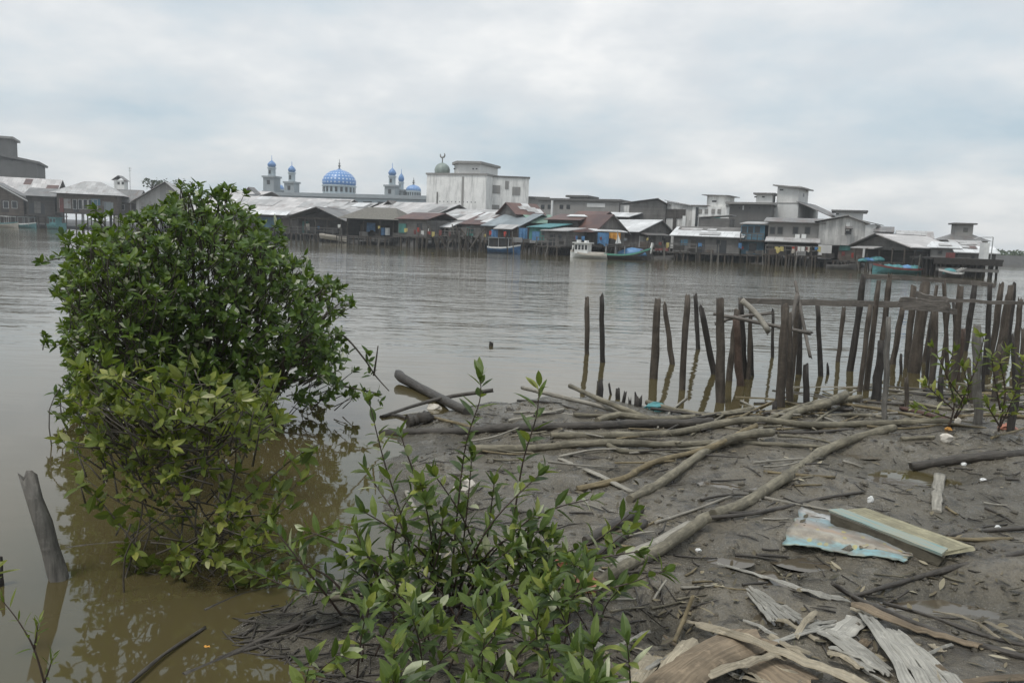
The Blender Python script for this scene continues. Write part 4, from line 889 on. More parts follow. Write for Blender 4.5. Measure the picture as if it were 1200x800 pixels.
u0_, zq = b.uz(984, 291); b.box('teal_shutter', 'teal_wall', u0_, u0_ + 1.0, .18, .29, zf + 1.0, zf + 1.9); b.deck(zf, v0=-1.2); b.stilts(11, zf, v0=-1.2); b.box('notice_board', 'white', b.w * .58, b.w * .58 + .35, -.05, 0, zm + 1.4, zm + 2.2)
b = B('bird_house_tower', 'wide pale tower with a flat projecting roof behind pale gable building', 'tower', 975, 1007, 98, -22)
zl = b.z((990, 248)); b.walls('conc_pale', .9, zl, 5); b.roof('flat', 'zinc_dark', zl, zl, 5, ov=.5, th=.06); b.rect('slit_window', 'glass', 980, 250, 983, 251.6, -.03)
b = B('white_house', 'small white building with a sloping roof stepping down from wide tower', 'house', 1003, 1023, 97, -30)
za = b.z((1005, 258.5)); b.walls('conc_pale', .9, za - .4, 5); b.roof('slope', 'zinc_dark', za, za - .4, 5, ov=.3); b.rect('window', 'glass', 1010, 264, 1013, 267, -.03)
b = B('gable_jetty_house', 'timber house with a broad pinkish zinc slope above fish-net jetty', 'house', 1004, 1064, 75, -56, STILT)
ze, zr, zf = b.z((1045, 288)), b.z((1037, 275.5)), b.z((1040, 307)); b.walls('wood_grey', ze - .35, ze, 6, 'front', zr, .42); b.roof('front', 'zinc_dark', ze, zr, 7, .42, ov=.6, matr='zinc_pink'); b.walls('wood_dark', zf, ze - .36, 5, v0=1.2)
b.box('blue_partition', 'blue_wall', b.w - .6, b.w - .5, 3, 6.4, zf, ze - .4); b.deck(zf, v0=-1.6); b.stilts(12, zf, v0=-1.6); b.roof('shed', 'zinc', b.z((1020, 292)), b.z((1020, 290)), 1.2, u0=b.uz(1009, 290)[0], u1=b.uz(1034, 290)[0], v0=-1.4, ov=.1, name='awning')
for q in (.02, .25, .5, .75, .98): b.post(b.w * q, -.4, -.4, ze - .2, .07)
for k, (q, m_, l_) in enumerate([(1012, 'teal', 'teal net bundle at the left end of the fish-net jetty'), (1019, 'blue', 'blue net bundle on the fish-net jetty'), (1027, 'teal', 'larger teal net heap in the middle of the fish-net jetty')]):
    c = W(q, 306.5, 72.6); mb = MB(); rr = .34 + .1 * k
    for _ in range(5): x, y = R(-.35, .35), R(-.3, .3); mb.lathe([(rr * .7, 0), (rr * .85, rr * .3), (rr * .6, rr * .7), (rr * .2, rr * .95), (.02, rr)], 8, x, y)
    mb.v = [(x + R(-.1, .1), y + R(-.1, .1), z * .8 + R(-.04, .04)) for x, y, z in mb.v]
    tag(mb.build('net_bundle', M[m_], smooth=True), l_, 'fishing net').location = c
cloth('laundry', 'orange cloth hanging in the shade of pinkish zinc slope', 'laundry', 1062, 292, 1066, 300, 73, 'orange', 'laundry on the far houses', .05); cloth('laundry', 'white cloth hanging left of the orange one in pinkish slope shade', 'laundry', 1056, 292, 1059, 299, 73, 'cream', 'laundry on the far houses', .05)
b = B('grey_gable_house', 'grey zinc gable roof peeking behind the pinkish zinc slope', 'house', 1052, 1088, 92, -24, STILT)
ze, zr = b.z((1070, 279)), b.z((1070, 271)); b.walls('conc', .6, ze, 6); b.roof('side', 'zinc', ze, zr, 6, ov=.4); b.part('gable_board', 'wood_dark', MB().slab([(b.w + .42, 0, ze), (b.w + .42, 6, ze), (b.w + .42, 3, zr)], .06))
b = B('dark_roof_house', 'small house with a dark peaked roof left of the pinkish slope', 'house', 1024, 1042, 95, -24, STILT)
ze, zr = b.z((1033, 272)), b.z((1033, 266)); b.walls('conc', .6, ze, 5); b.roof('side', 'zinc_dark', ze, zr, 5, ov=.3)
b = B('bird_house_tower', 'rightmost grey tower rising from a hipped roof near the jetty end', 'tower', 1117.5, 1137, 84, -14)
zl, zr, ze = b.z((1128, 263)), b.z((1128, 275)), b.z((1128, 282)); b.walls('conc', zr - 1, zl, 2); b.roof('flat', 'conc_dark', zl, zl, 2, ov=.28, th=.05)
b.walls('conc_pale', .6, ze, 4, u0=-1.2, u1=b.w + 1.2, v0=-1); b.roof('hip', 'zinc_dark', ze, zr + .15, 4, u0=-1.2, u1=b.w + 1.2, v0=-1, ur=.3, ov=.3, name='lower_roof'); b.rect('slit_window', 'conc_dark', 1129, 267, 1134, 272, -.03)
for k, (a_, c_, ye, yr, yf, Y, rm, wm_, lab) in enumerate([(1090, 1122, 291, 285, 303, 72, 'zinc_white', 'conc', 'low hut under a bright white roof sheet right of pinkish slope'), (1122, 1167, 297, 290, 306, 70, 'zinc_white', 'wood_grey', 'low hut with layered white roofs at the jetty end'), (1118, 1150, 289, 283, 300, 78, 'zinc', 'conc_pale', 'pale hut beneath the rightmost grey tower')]):
    b = B('jetty_hut', lab, 'hut', a_, c_, Y, -22, 'small huts at the jetty end'); mid = (a_ + c_) / 2
    ze, zr, zf = b.z((mid, ye)), b.z((mid, yr)), b.z((mid, yf)); b.walls(wm_, zf, ze, 3); b.roof('shed', rm, ze, zr, 3.4, ov=.3); b.stilts(5, zf, v0=0, v1=3); b.deck(zf, v0=-.6, v1=4)
    b.win(mid - 6, ye + 3, mid - 3, ye + 6, 'wood_grey'); b.sheets(2, ze, zr, 3.2, ['zinc', 'rust'], kind='shed', w=(.6, 1.4))
b = B('jetty', 'long dark timber jetty on many posts at the right end of town', 'jetty', 1098, 1172, 64, -10)
zf = b.z((1135, 303)); b.deck(zf, v0=0, v1=6, mat='pile_dark'); b.stilts(16, zf, v0=.2, v1=5, r=.12, rows=3, mat='pile_dark'); b.box('fender', 'pile_dark', -.2, b.w + .2, -.14, -.004, zf - .5, zf - .05)
zz = b.z((1135, 316)); b.box('lower_rail', 'wood_grey', 0, b.w, -.12, 0, zz - .15, zz + .1); b.box('red_crate', 'maroon', b.w * .28, b.w * .36, 1, 2, zf, zf + .4); b.box('wheelhouse', 'white', b.w * .9, b.w * .98, 2, 3, zf, zf + 1.3)
p = W(1164, 278, 66); tag(MB().tube([(p.x, p.y, 1.2), (p.x, p.y, p.z)], .04, 5).tube([(p.x, p.y, p.z), (p.x - 1.2, p.y, p.z - .06)], .03, 4).tube([(p.x - 1.2, p.y, p.z - .06), (p.x - 1.5, p.y, p.z - .25)], .05, 4).build('lamp_post', M['metal'], loc=(p.x, p.y, 1.2)), 'thin pale lamp post with a short arm at the jetty end', 'street lamp')

# ---------------- boats
class Boat(B):
    def hull(s, h, bow, beam, mat, bow_right=True, L=None, name='hull', sheer=.5, stripe=None):
        L = L or s.w; n = 14; mb = MB(); st = MB()
        for i in range(n + 1):
            q = i / n; x = L * q if bow_right else L * (1 - q)
            hb = beam / 2 * (min(1, (q + .12) / .25) ** .5 if q < .13 else 1) * (1 - max(0, (q - .55) / .45) ** 2.2 * .97)
            z = h + (bow - h) * max(0, (q - .35) / .65) ** 2 + .1 * max(0, .15 - q) * 4
            over = .0 if q < .9 else (q - .9) * 3 * sheer; x += over if bow_right else -over
            for (fy, fz) in ((-1, 1), (-.95, .55), (-.7, .1), (0, -.25), (.7, .1), (.95, .55), (1, 1)): mb.v.append((x, fy * hb, z * fz if fz > 0 else fz))
            mb.v += [(x, hb * .86, z - .03), (x, hb * .8, z * .55), (x, -hb * .8, z * .55), (x, -hb * .86, z - .03)]
            for sy in (-1, 1): st.v += [(x, sy * (hb + .03), z + .03), (x, sy * (hb + .03), z - .13)]
        k = 11
        for i in range(n):
            for j in range(k): a, c = i * k + j, i * k + (j + 1) % k; mb.face([a, c, c + k, a + k] if bow_right else [a, a + k, c + k, c])
            for s_ in (0, 2): a = i * 4 + s_; st.face([a, a + 1, a + 5, a + 4]); 
        mb.face(list(range(k))); mb.face([n * k + j for j in reversed(range(k))])
        hl = s.part(name, mat, mb)
        if stripe:
            st2 = MB(); st2.v = st.v; st2.f = st.f; st2.uv = st.uv; st2.t = st.t; s.part('gunwale_stripe', stripe, st2)
        return hl
    def cabin(s, q0, q1, z0, z1, hw, mat, nwin=3, roofmat=None):
        u0, u1 = s.w * q0, s.w * q1
        c = s.box('cabin', mat, u0, u1, -hw, hw, z0, z1); s.box('cabin_roof', roofmat or mat, u0 - .2, u1 + .2, -hw - .12, hw + .12, z1, z1 + .1, c)
        for i in range(nwin):
            a = u0 + (u1 - u0) * (i + .18) / nwin; e = u0 + (u1 - u0) * (i + .82) / nwin
            s.box('window', 'glass', a, e, -hw - .02, -hw + .02, z0 + (z1 - z0) * .4, z0 + (z1 - z0) * .85, c)
        return c
    def canopy(s, q0, q1, z, hw, mat, z0=.4):
        u0, u1 = s.w * q0, s.w * q1; c = s.box('canopy', mat, u0, u1, -hw, hw, z, z + .08)
        for u in (u0 + .1, (u0 + u1) / 2, u1 - .1):
            for y in (-hw + .08, hw - .08): s.part('canopy_post', 'metal', MB().tube([(u, y, z0), (u, y, z + .01)], .04, 5), c)
b = Boat('cabin_cruiser', 'white cabin boat with dark side windows moored by the stilt houses', 'boat', 670, 713, 80, -22)
b.hull(.42, .7, 1.7, 'white', False, stripe='cream'); b.cabin(.12, .48, .4, 1.4, .65, 'white', 4); b.part('windscreen', 'white', MB().slab([(b.w * .025, -.5, .72), (b.w * .118, -.62, 1.4), (b.w * .118, .62, 1.4), (b.w * .025, .5, .72)], .1)); b.box('roof_rack', 'white', b.w * .16, b.w * .2, -.5, .5, 1.51, 1.72); b.box('roof_box', 'white', b.w * .36, b.w * .42, -.4, .4, 1.51, 1.7); b.box('bow_rail', 'white', b.w * .02, b.w * .06, -.25, .25, .75, 1.2); b.box('rear_deck', 'cream', b.w * .5, b.w * .93, -.7, .7, .45, .6)
b = Boat('fishing_boat', 'dark wooden boat with white upturned bow, green stripe and blue tarp', 'boat', 704, 762, 79, -8)
b.hull(.5, 1.25, 1.7, 'boat_dark', True, stripe='boat_green'); b.canopy(.08, .5, 1.35, .8, 'wood_dark'); b.part('bow_post', 'white', MB().tube([(b.w * .985, 0, .6), (b.w + .15, 0, 1.7)], .14, 6))
mb = MB().lathe([(.9, .0), (.85, .3), (.5, .6), (.05, .7)], 10); mb.v = [(x * 1.7 + b.w * .65, y * .8, z + .45 + R(-.05, .05)) for x, y, z in mb.v]; b.part('blue_tarp', 'blue', mb, smooth=True)
b.box('deck_bundle', 'maroon', b.w * .78, b.w * .86, -.4, .4, .6, 1.0); b.part('mast', 'metal', MB().tube([(b.w * .32, 0, .4), (b.w * .32, 0, 2.7)], .05, 5)); b.part('flag', 'white', MB().slab([(b.w * .32 - .2, -.02, 1.5), (b.w * .32 + .4, -.02, 1.55), (b.w * .32 + .05, -.02, 2.4)], .03))
b = Boat('passenger_boat', 'blue boat with a white stripe and a flat canopy below blue-grey roof', 'boat', 572, 608, 88, -10)
b.hull(.6, .95, 1.8, 'boat_blue', True, stripe='white'); b.canopy(.02, .72, 1.55, .85, 'zinc_blue'); b.cabin(.05, .6, .5, 1.45, .6, 'boat_dark', 3)
b = Boat('net_boat', 'long teal boat heaped with teal and blue netting at the jetty', 'boat', 1026, 1082, 67.5, -8)
b.hull(.45, .75, 1.4, 'boat_teal', False, stripe='maroon')
for q, m_ in ((.3, 'teal'), (.48, 'teal'), (.68, 'blue'), (.84, 'teal')):
    mb = MB().lathe([(.62, 0), (.58, .25), (.3, .5), (.03, .58)], 10); mb.v = [(x * 1.1 + b.w * q + R(-.1, .1), y * .85 + R(-.08, .08), z * .75 + .3 + R(-.06, .06)) for x, y, z in mb.v]; b.part('net_heap', m_, mb, smooth=True)
b = Boat('net_boat', 'small boat with teal netting moored under the right-hand jetty', 'boat', 1104, 1130, 62.6, -8)
b.hull(.4, .6, 1.0, 'boat_dark', False, stripe='wood_light'); mb = MB().lathe([(.5, 0), (.45, .25), (.2, .42), (.03, .46)], 10); mb.v = [(x * 1.3 + b.w * .4, y * .8, z + .25) for x, y, z in mb.v]; b.part('net_heap', 'teal', mb, smooth=True)
for q in (.55, .65, .75): b.part('oar', 'wood_light', MB().tube([(b.w * q, 0, .35), (b.w * q + .4, -.6, .75)], .04, 5))
b = Boat('canoe', 'narrow grey canoe drawn up under the pale gable building', 'boat', 969, 1003, 73.5, -14)
b.hull(.4, .6, .7, 'wood_grey', True); b.box('thwart', 'wood_grey', b.w * .4, b.w * .45, -.28, .28, .3, .36); b.box('thwart', 'wood_grey', b.w * .65, b.w * .7, -.25, .25, .3, .36)
b = Boat('canoe', 'pale upturned canoe leaning under the open shed', 'boat', 375, 406, 113.5, -18)
b.hull(.4, .6, .8, 'cream', True); b.root.location.z = .75; b.root.rotation_euler.y = .09; b.box('thwart', 'wood_grey', b.w * .5, b.w * .55, -.3, .3, .3, .36)
b = Boat('motor_boat', 'pale motor boat with a low canopy at far left shore', 'boat', 3, 22, 137, -10)
b.hull(.7, 1.0, 1.8, 'cream', True, stripe='boat_teal'); b.canopy(.1, .7, 1.8, .8, 'white')
b = Boat('motor_boat', 'darker motor boat with white canopy, second from the left edge', 'boat', 24, 43, 137.5, -10)
b.hull(.7, 1.0, 1.8, 'boat_teal', True, stripe='white'); b.canopy(.1, .8, 1.8, .8, 'zinc_blue')
b = Boat('motor_boat', 'teal motor boat half hidden by the bush at the left', 'boat', 59, 78, 138, -10)
b.hull(.8, 1.1, 1.8, 'boat_teal', True, stripe='teal'); b.cabin(.2, .6, .7, 1.9, .7, 'boat_teal', 2)

# thin poles and drying cloths all along the stilt fronts
FL = [(340, 272), (380, 275), (430, 277), (520, 279), (600, 284), (640, 286), (700, 288), (760, 290), (820, 296), (880, 298), (930, 299), (990, 305), (1090, 309)]
def floor_py(px):
    for (a, ya), (c, yc) in zip(FL, FL[1:]):
        if px <= c: return ya + (yc - ya) * (px - a) / (c - a)
    return FL[-1][1]
for i in range(64):
    px = R(335, 1090); Y = D(px) - R(1.5, 4.0); p = W(px, floor_py(px) - R(-2, 16), Y)
    mb = MB().tube([(p.x + R(-.5, .5), p.y, -.6), tuple(p)], [.07, .05], 5)
    tag(mb.build('mooring_pole', M[random.choice(['pile', 'pile_dark', 'pile_grey'])], loc=(p.x, p.y, 0)), 'thin mooring pole standing in the water before the far stilt houses', 'pole', 'mooring poles along the far stilt houses')
for i in range(34):
    px = R(345, 1000); Y = D(px) - R(1.6, 2.6); m_ = random.choice(['white', 'cream', 'blue', 'red', 'maroon', 'yellow', 'zinc_blue', 'cream']); y0 = floor_py(px) - R(7, 13)
    nm = {'zinc_blue': 'grey-blue', 'cream': 'cream'}.get(m_, m_)
    cloth('laundry', f'small {nm} cloth hung along the fronts of the far stilt houses', 'laundry', px, y0, px + R(1.8, 4), y0 + R(3, 6.5), Y, m_, f'small {nm} cloths along the far stilt houses', .05)
for i in range(26):
    px = R(345, 1000); Y = D(px) - R(.4, 1.2); c = W(px, floor_py(px) - .3, Y); s_ = R(.25, .5); mm = random.choice(['wood_grey', 'wood_brown', 'zinc', 'wood_dark'])
    nm = {'wood_grey': 'grey wooden', 'wood_brown': 'brown wooden', 'zinc': 'pale metal', 'wood_dark': 'dark wooden'}[mm]
    mb = MB(); mb.box(-s_, s_, -s_ * .7, s_ * .7, 0, s_ * 1.1)
    for k in range(3): mb.box(-s_ - .03, s_ + .03, -s_ * .7 - .03, -s_ * .7, s_ * (.08 + .36 * k), s_ * (.3 + .36 * k))
    for k in (-1, 1): mb.box(k * s_ - .05, k * s_ + .05, -s_ * .7 - .06, -s_ * .7 - .031, 0, s_ * 1.15)
    o = mb.build('crate', M[mm]); o.location = c; o.rotation_euler.z = R(-.6, .3); tag(o, f'small {nm} crate standing at the deck edge of the far stilt houses', 'crate', f'{nm} crates on the far decks')

# every plank house gets its own doors, shutters, patches and a lean-to pole or two on the river side
for b in B.all:
    if b.root.get('category') not in ('house', 'shack', 'shed', 'hut') or not b.front: continue
    u0, u1, v0, z0, z1 = b.front; h = z1 - z0
    if u1 - u0 < 2.4 or h < 1.3: continue
    z0 = max(z0, z1 - 3.2); h = z1 - z0; u = u0 + R(.3, .9)
    while u < u1 - 1.0:
        k = random.random(); w = R(.6, 1.5)
        if u + w > u1 - .15: break
        if k < .34: b.box('door', random.choice(['glass', 'wood_dark', 'glass', 'teal_wall']), u, u + min(w, .95), v0 - .035, v0 - .002, z0 + .02, z0 + min(1.9, h * .8))
        elif k < .62: b.box('shutter', random.choice(['wood_dark', 'glass', 'blue_wall', 'wood_brown']), u, u + w, v0 - .04, v0 - .002, z0 + h * .42, z0 + h * .78)
        elif k < .85: b.box('wall_patch', random.choice(['wood_light', 'zinc_dark', 'wood_brown', 'zinc', 'wood_dark']), u, u + w * 1.3 if u + w * 1.3 < u1 else u1, v0 - .025, v0 - .001, z0 + R(.0, .4) * h, z0 + R(.6, .92) * h)
        u += w + R(.2, 1.2)

# ================================================================== PILES, BEAMS
ORD = 'leftmost second third fourth fifth sixth seventh eighth ninth tenth eleventh twelfth thirteenth fourteenth fifteenth sixteenth seventeenth eighteenth nineteenth twentieth'.split()
def dist(p): return (p - EYE).dot(FW)
def pile(bx, by, tx, ty, w, mat, label, group, jag=.05, board=False, name='wooden_pile'):
    base = hit(bx, by); top = W(tx, ty, base.y); r = w * .365 * dist(base) / F_PX
    ax = (top - base); dn = base - ax.normalized() * .6
    n = 9; pts = []
    wob = min(r * .16, .008) * (0 if name == 'leaning_post' else 1)
    for i in range(n + 1):
        p = dn.lerp(top, i / n)
        if 0 < i < n: p += Vector((R(-wob, wob), R(-wob, wob), 0))
        pts.append(p)
    rad = [r * (1.12 - .2 * i / n) * R(.92, 1.08) for i in range(n + 1)]; rad[-1] *= .9
    mb = MB().tube(pts, rad, 9, jag=jag * R(.2, 1.3), rough=.12, flat=.45 if board else 1)
    o = mb.build(name, M[mat], smooth=False, loc=base)
    for pl in o.data.polygons: pl.use_smooth = len(pl.vertices) == 4
    return tag(o, label, 'pile', group)
ZONES = {
 'B': ('in the broken cluster left of the plank beam', 'broken piles left of the plank beam', [
    (766, 445, 771, 350, 13, 'pile', 'thick split-topped pile'), (788, 428, 779, 357, 8, 'pile', 'thin pile leaning left'), (799, 458, 806, 346, 10, 'pile', 'splinter-topped tall pile'),
    (818, 410, 815, 346, 7, 'pile_dark', 'thin dark pile'), (837, 440, 822, 361, 10, 'pile_dark', 'pile leaning far left'), (844, 473, 844, 348, 14, 'pile', 'thick frayed-top pile'),
    (854, 447, 864, 362, 10, 'pile', 'brown pile leaning right'), (868, 453, 862, 370, 12, 'pile_red', 'reddish rotten pile'), (873, 445, 868, 349, 9, 'pile_dark', 'dark tall pile'), (877, 446, 880, 366, 7, 'pile', 'slim pile'), (882, 442, 879, 358, 5, 'pile_dark', 'thinnest dark pile')]),
 'C': ('under the plank beam', 'piles under the plank beam', [
    (905, 420, 906, 365, 5, 'pile_dark', 'slender dark pile'), (914, 478, 920, 358, 14, 'pile', 'stout dark pile'), (926, 472, 924, 366, 11, 'pile', 'broad grey-brown pile'), (927, 446, 935, 357, 9, 'pile', 'pile leaning right'), (936, 440, 937, 359, 9, 'pile_dark', 'dark pile'),
    (962, 442, 958, 356, 8, 'pile_dark', 'straight dark pile'), (982, 425, 989, 360, 7, 'pile', 'thin pile with a tan top'), (996, 436, 1012, 323, 10, 'pile_dark', 'tall dark leaning pile'), (1007, 460, 1020, 358, 8, 'pile', 'pile leaning right'),
    (1015, 458, 1030, 328, 9, 'pile', 'tall pile leaning right'), (1026, 470, 1033, 400, 13, 'pile_dark', 'dark stout broken pile'), (1030, 440, 1043, 322, 9, 'pile', 'tall grey pile'), (1036, 492, 1041, 371, 15, 'pile_grey', 'pale flat-sided pile'), (1046, 428, 1058, 358, 9, 'pile', 'pile leaning right')]),
 'D': ('in the crowded right-hand row', 'crowded piles near the right edge', [
    (1062, 432, 1071, 336, 10, 'pile', 'leaning pile'), (1070, 438, 1085, 331, 17, 'pile', 'thickest pile leaning right'), (1082, 426, 1098, 335, 6, 'pile', 'thin slanting pile'), (1092, 452, 1096, 358, 11, 'pile', 'grey-brown pile'), (1110, 436, 1106, 331, 7, 'pile', 'slim upright pile'),
    (1117, 450, 1126, 334, 11, 'pile', 'tall leaning pile'), (1117, 446, 1127, 386, 15, 'pile_red', 'short reddish broken pile'), (1131, 412, 1142, 334, 9, 'pile_dark', 'dark pile'), (1146, 497, 1145, 381, 14, 'pile_grey', 'stout grey-green pile'), (1156, 440, 1160, 334, 8, 'pile_dark', 'dark pile'), (1160, 430, 1174, 332, 9, 'pile', 'slanting pile'), (1167, 425, 1180, 346, 6, 'pile', 'thin slanting pile'),
    (1172, 435, 1185, 334, 10, 'pile', 'slanting thick pile'), (1180, 418, 1189, 331, 7, 'pile_dark', 'pointed pile'), (1189, 430, 1196, 350, 9, 'pile', 'leaning pile'), (1184, 505, 1196, 420, 11, 'pile_dark', 'dark low pile on the mud'), (1197, 452, 1200, 385, 9, 'pile', 'last pile cut by the frame')]),
 'E': ('of the short stubs at the mud edge', 'short stubs at the mud edge', [
    (703, 470, 703, 447, 11, 'pile_dark', 'widest flat-topped stub'), (716, 464, 714, 452, 4, 'pile_dark', 'thin stub'), (724, 468, 724, 455, 8, 'pile_dark', 'square stub'), (731, 471, 733, 459, 6, 'pile_dark', 'pointed stub'), (738, 473, 738, 467, 6, 'pile_dark', 'lowest stub'), (748, 475, 748, 464, 14, 'pile_dark', 'lumpy broad stub')]),
 'G': ('among the slim stakes before the crowded piles', 'slim stakes before the crowded right-hand piles', [
    (1086, 446, 1091, 372, 5, 'pile_dark', 'straight stake'), (1101, 448, 1113, 356, 5, 'pile', 'long stake leaning right'), (1124, 440, 1117, 352, 5, 'pile_dark', 'stake leaning left'), (1139, 474, 1135, 420, 7, 'pile', 'short stake'), (1151, 460, 1156, 396, 6, 'pile_dark', 'dark stake'), (1164, 470, 1172, 402, 7, 'pile', 'stake leaning right'), (1190, 470, 1186, 392, 6, 'pile_dark', 'dark upright stake')]),
 'F': ('of the scattered stumps near the plank beam', 'scattered stumps near the plank beam', [
    (908, 481, 908, 472, 8, 'pile_dark', 'small dark stump'), (946, 480, 944, 430, 10, 'pile_dark', 'tapering dark stump'), (970, 440, 970, 427, 5, 'pile_dark', 'tiny stump in the water'), (1056, 440, 1056, 416, 5, 'pile_dark', 'slim stump in the water'), (1101, 470, 1103, 438, 9, 'pile_dark', 'jagged stump'), (1063, 476, 1062, 440, 7, 'pile', 'grey stump')]),
}
for k, (zone, grp, rows) in ZONES.items():
    for i, r in enumerate(sorted(rows, key=lambda r: r[0])):
        pile(*r[:6], f'{r[6]}, {ORD[i]}{"" if i == 0 else " from left"} {zone}', grp, board=(r[5] == 'pile_grey' and r[0] < 1100))
pile(688, 416, 688, 349, 8, 'pile', 'left pile of the pair standing alone in open water', 'lone pair of piles'); pile(706, 426, 705, 346, 8, 'pile_dark', 'right pile of the pair standing alone in open water', 'lone pair of piles')
pile(70, 682, 34, 558, 27, 'pile_grey', 'big grey post with split top leaning left in brown water', 'posts in the left shallows', .03, name='leaning_post'); pile(0, 690, -2, 656, 14, 'pile_dark', 'dark short post cut by the left edge', 'posts in the left shallows', name='leaning_post')

def beam(name, label, cat, pts, w, mat, th=.45, group=None):
    """pts: (px, py, Y)"""
    P = [W(*p) for p in pts]; r = w / 2 * dist(P[0]) / F_PX
    P = smooth_path(P, 3) if len(P) > 2 else [P[0].lerp(P[1], i / 6) for i in range(7)]
    P = [p + Vector((0, 0, R(-.01, .01))) for p in P]
    mb = MB()
    if th >= 1 and mat != 'beam' or name == 'stick':
        c = P[0]; o = MB().tube(P, [r * R(.75, .95) for _ in P], 7, jag=.04, rough=.08).build(name, M[mat], loc=c)
        for pl in o.data.polygons: pl.use_smooth = len(pl.vertices) == 4
        return tag(o, label, cat, group)
    # rectangular section board with worn edges
    m_ = len(P); b0 = 0
    for i, p in enumerate(P):
        tg = (P[min(i + 1, m_ - 1)] - P[max(i - 1, 0)]).normalized(); sd = tg.cross(Vector((0, 0, 1))).normalized(); up = sd.cross(tg)
        for (a, c) in ((-th, -1), (th, -1), (th, 1), (-th, 1)): mb.v.append(tuple(p + sd * (r * a) + up * (r * c * R(.88, 1.1)) + (tg * R(-.04, .04) if i in (0, m_ - 1) else Vector())))
    for i in range(m_ - 1):
        for q in range(4): a, c = i * 4 + q, i * 4 + (q + 1) % 4; mb.face([a, c, c + 4, a + 4], [(q * .1, i * .3), (q * .1 + .1, i * .3), (q * .1 + .1, i * .3 + .3), (q * .1, i * .3 + .3)])
    mb.face([3, 2, 1, 0]); mb.face([m_ * 4 - 4, m_ * 4 - 3, m_ * 4 - 2, m_ * 4 - 1])
    c = P[0]; return tag(mb.build(name, M[mat], loc=c), label, cat, group)
BM = 'remains of the broken walkway'
M['beam'] = m_wood('weathered_beam_wood', (.14, .125, .11), 'UV', stretch=(60, 3, 1))
beam('plank_beam', 'long weathered plank beam nailed along the middle pile tops', 'beam', [(868, 352, 11.3), (930, 354, 11.2), (1000, 355.5, 11.0), (1060, 357, 10.8)], 7, 'beam', group=BM)
beam('plank', 'wide dark plank lying across the end of the long plank beam', 'plank', [(1053, 353, 10.6), (1085, 355, 10.5), (1112, 357, 10.4)], 9, 'beam', 1.2, BM)
beam('plank', 'pale pointed plank below the wide dark plank', 'plank', [(1058, 360, 10.5), (1100, 362, 10.4), (1120, 366, 10.4)], 6, 'beam', 1.0, BM)
beam('plank', 'short tilted plank on top of the wide dark plank', 'plank', [(1076, 346, 10.7), (1112, 353, 10.5)], 7, 'beam', .8, BM)
beam('plank_beam', 'far rail beam joining the tall pile tops in front of the jetty', 'beam', [(1010, 324, 13.6), (1090, 327, 13.4), (1166, 334, 13.2)], 5.5, 'beam', group=BM)
beam('plank_beam', 'thin rail beam running to the right edge across crowded piles', 'beam', [(1110, 352, 9.8), (1160, 354, 9.7), (1215, 357, 9.6)], 4, 'beam', group=BM)
beam('stick', 'pale broken branch hanging from the broken pile cluster', 'stick', [(869, 352, 10.3), (884, 366, 10.2), (901, 388, 10.0)], 8, 'log_pale', 1)
beam('stick', 'thin rail between the broken cluster and the stout dark pile', 'stick', [(836, 368, 10.6), (880, 376, 10.4), (952, 391, 10.0)], 5, 'beam', 1)
beam('stick', 'second thin rail through the broken pile cluster', 'stick', [(838, 380, 10.9), (862, 372, 10.9), (905, 366, 10.8)], 5, 'beam', 1)
beam('stick', 'slim slanting stick leaning across the long plank beam', 'stick', [(932, 330, 10.7), (940, 372, 10.5), (950, 420, 10.2)], 4.5, 'beam', 1)
beam('stick', 'forked pole leaning beside the slim slanting stick', 'stick', [(921, 404, 10.4), (929, 370, 10.5), (934, 346, 10.6)], 6, 'beam', 1)

# ================================================================== DRIFTWOOD
LG = 'driftwood logs and branches on the mud'
def log(name, label, cat, pts, w, mat, group=LG, n=9, jag=.01, knots=True, flat=1.0, per=5):
    P = []; rr = []
    ws = w if hasattr(w, '__len__') else (w, w)
    for i, p in enumerate(pts):
        lift = p[2] if len(p) > 2 else 0
        g = hit(p[0], p[1]); d = dist(g); q = i / (len(pts) - 1); r = (ws[0] + (ws[1] - ws[0]) * q) / 2.3 * d / F_PX
        P.append(hit(p[0], p[1], r * .72 * flat + lift)); rr.append(r)
    S = smooth_path(P, per); rad = []
    for i in range(len(S)):
        q = i / (len(S) - 1) * (len(rr) - 1); k = min(int(q), len(rr) - 2); r = rr[k] + (rr[k + 1] - rr[k]) * (q - k)
        rad.append(r * R(.93, 1.07) * (1.16 if knots and random.random() < .12 else 1))
        S[i] = S[i] + Vector((R(-1, 1), R(-1, 1), R(-.6, .6))) * r * .12
    mb = MB().tube(S, rad, n, jag=jag, rough=.05, flat=flat)
    o = mb.build(name, M[mat], loc=S[0])
    for pl in o.data.polygons: pl.use_smooth = len(pl.vertices) == 4
    return tag(o, label, cat, group)
log('log', 'long straight dark-ended log lying along the water side of the pile', 'log', [(446, 508, -.02), (540, 505, .0), (600, 501), (690, 499), (735, 497), (800, 496), (835, 494)], (11, 12), 'log_dark')
log('log', 'very long grey log crossing the whole mud bank to the right', 'log', [(645, 510), (720, 510), (790, 507), (850, 495, .03), (893, 492, .05), (950, 498, .03), (1000, 497), (1060, 495), (1112, 494)], (10, 9), 'log')
log('log', 'thin grey log just behind the very long grey log', 'log', [(700, 493), (725, 486, .03), (775, 491), (850, 485), (882, 479)], (9, 8), 'log')
log('log', 'log with a fork lying in front of the very long grey log', 'log', [(555, 526), (620, 525), (690, 519, .03), (740, 519, .02), (790, 521), (850, 518), (885, 515)], (11, 9), 'log')
log('branch', 'side branch splitting off the forked log', 'branch', [(712, 521, .02), (735, 529), (790, 528), (850, 522)], (7, 5), 'log')
log('branch', 'slim grey branch lying between the crossing logs at bank centre', 'branch', [(850, 517), (900, 520), (975, 524)], (7, 5), 'log')
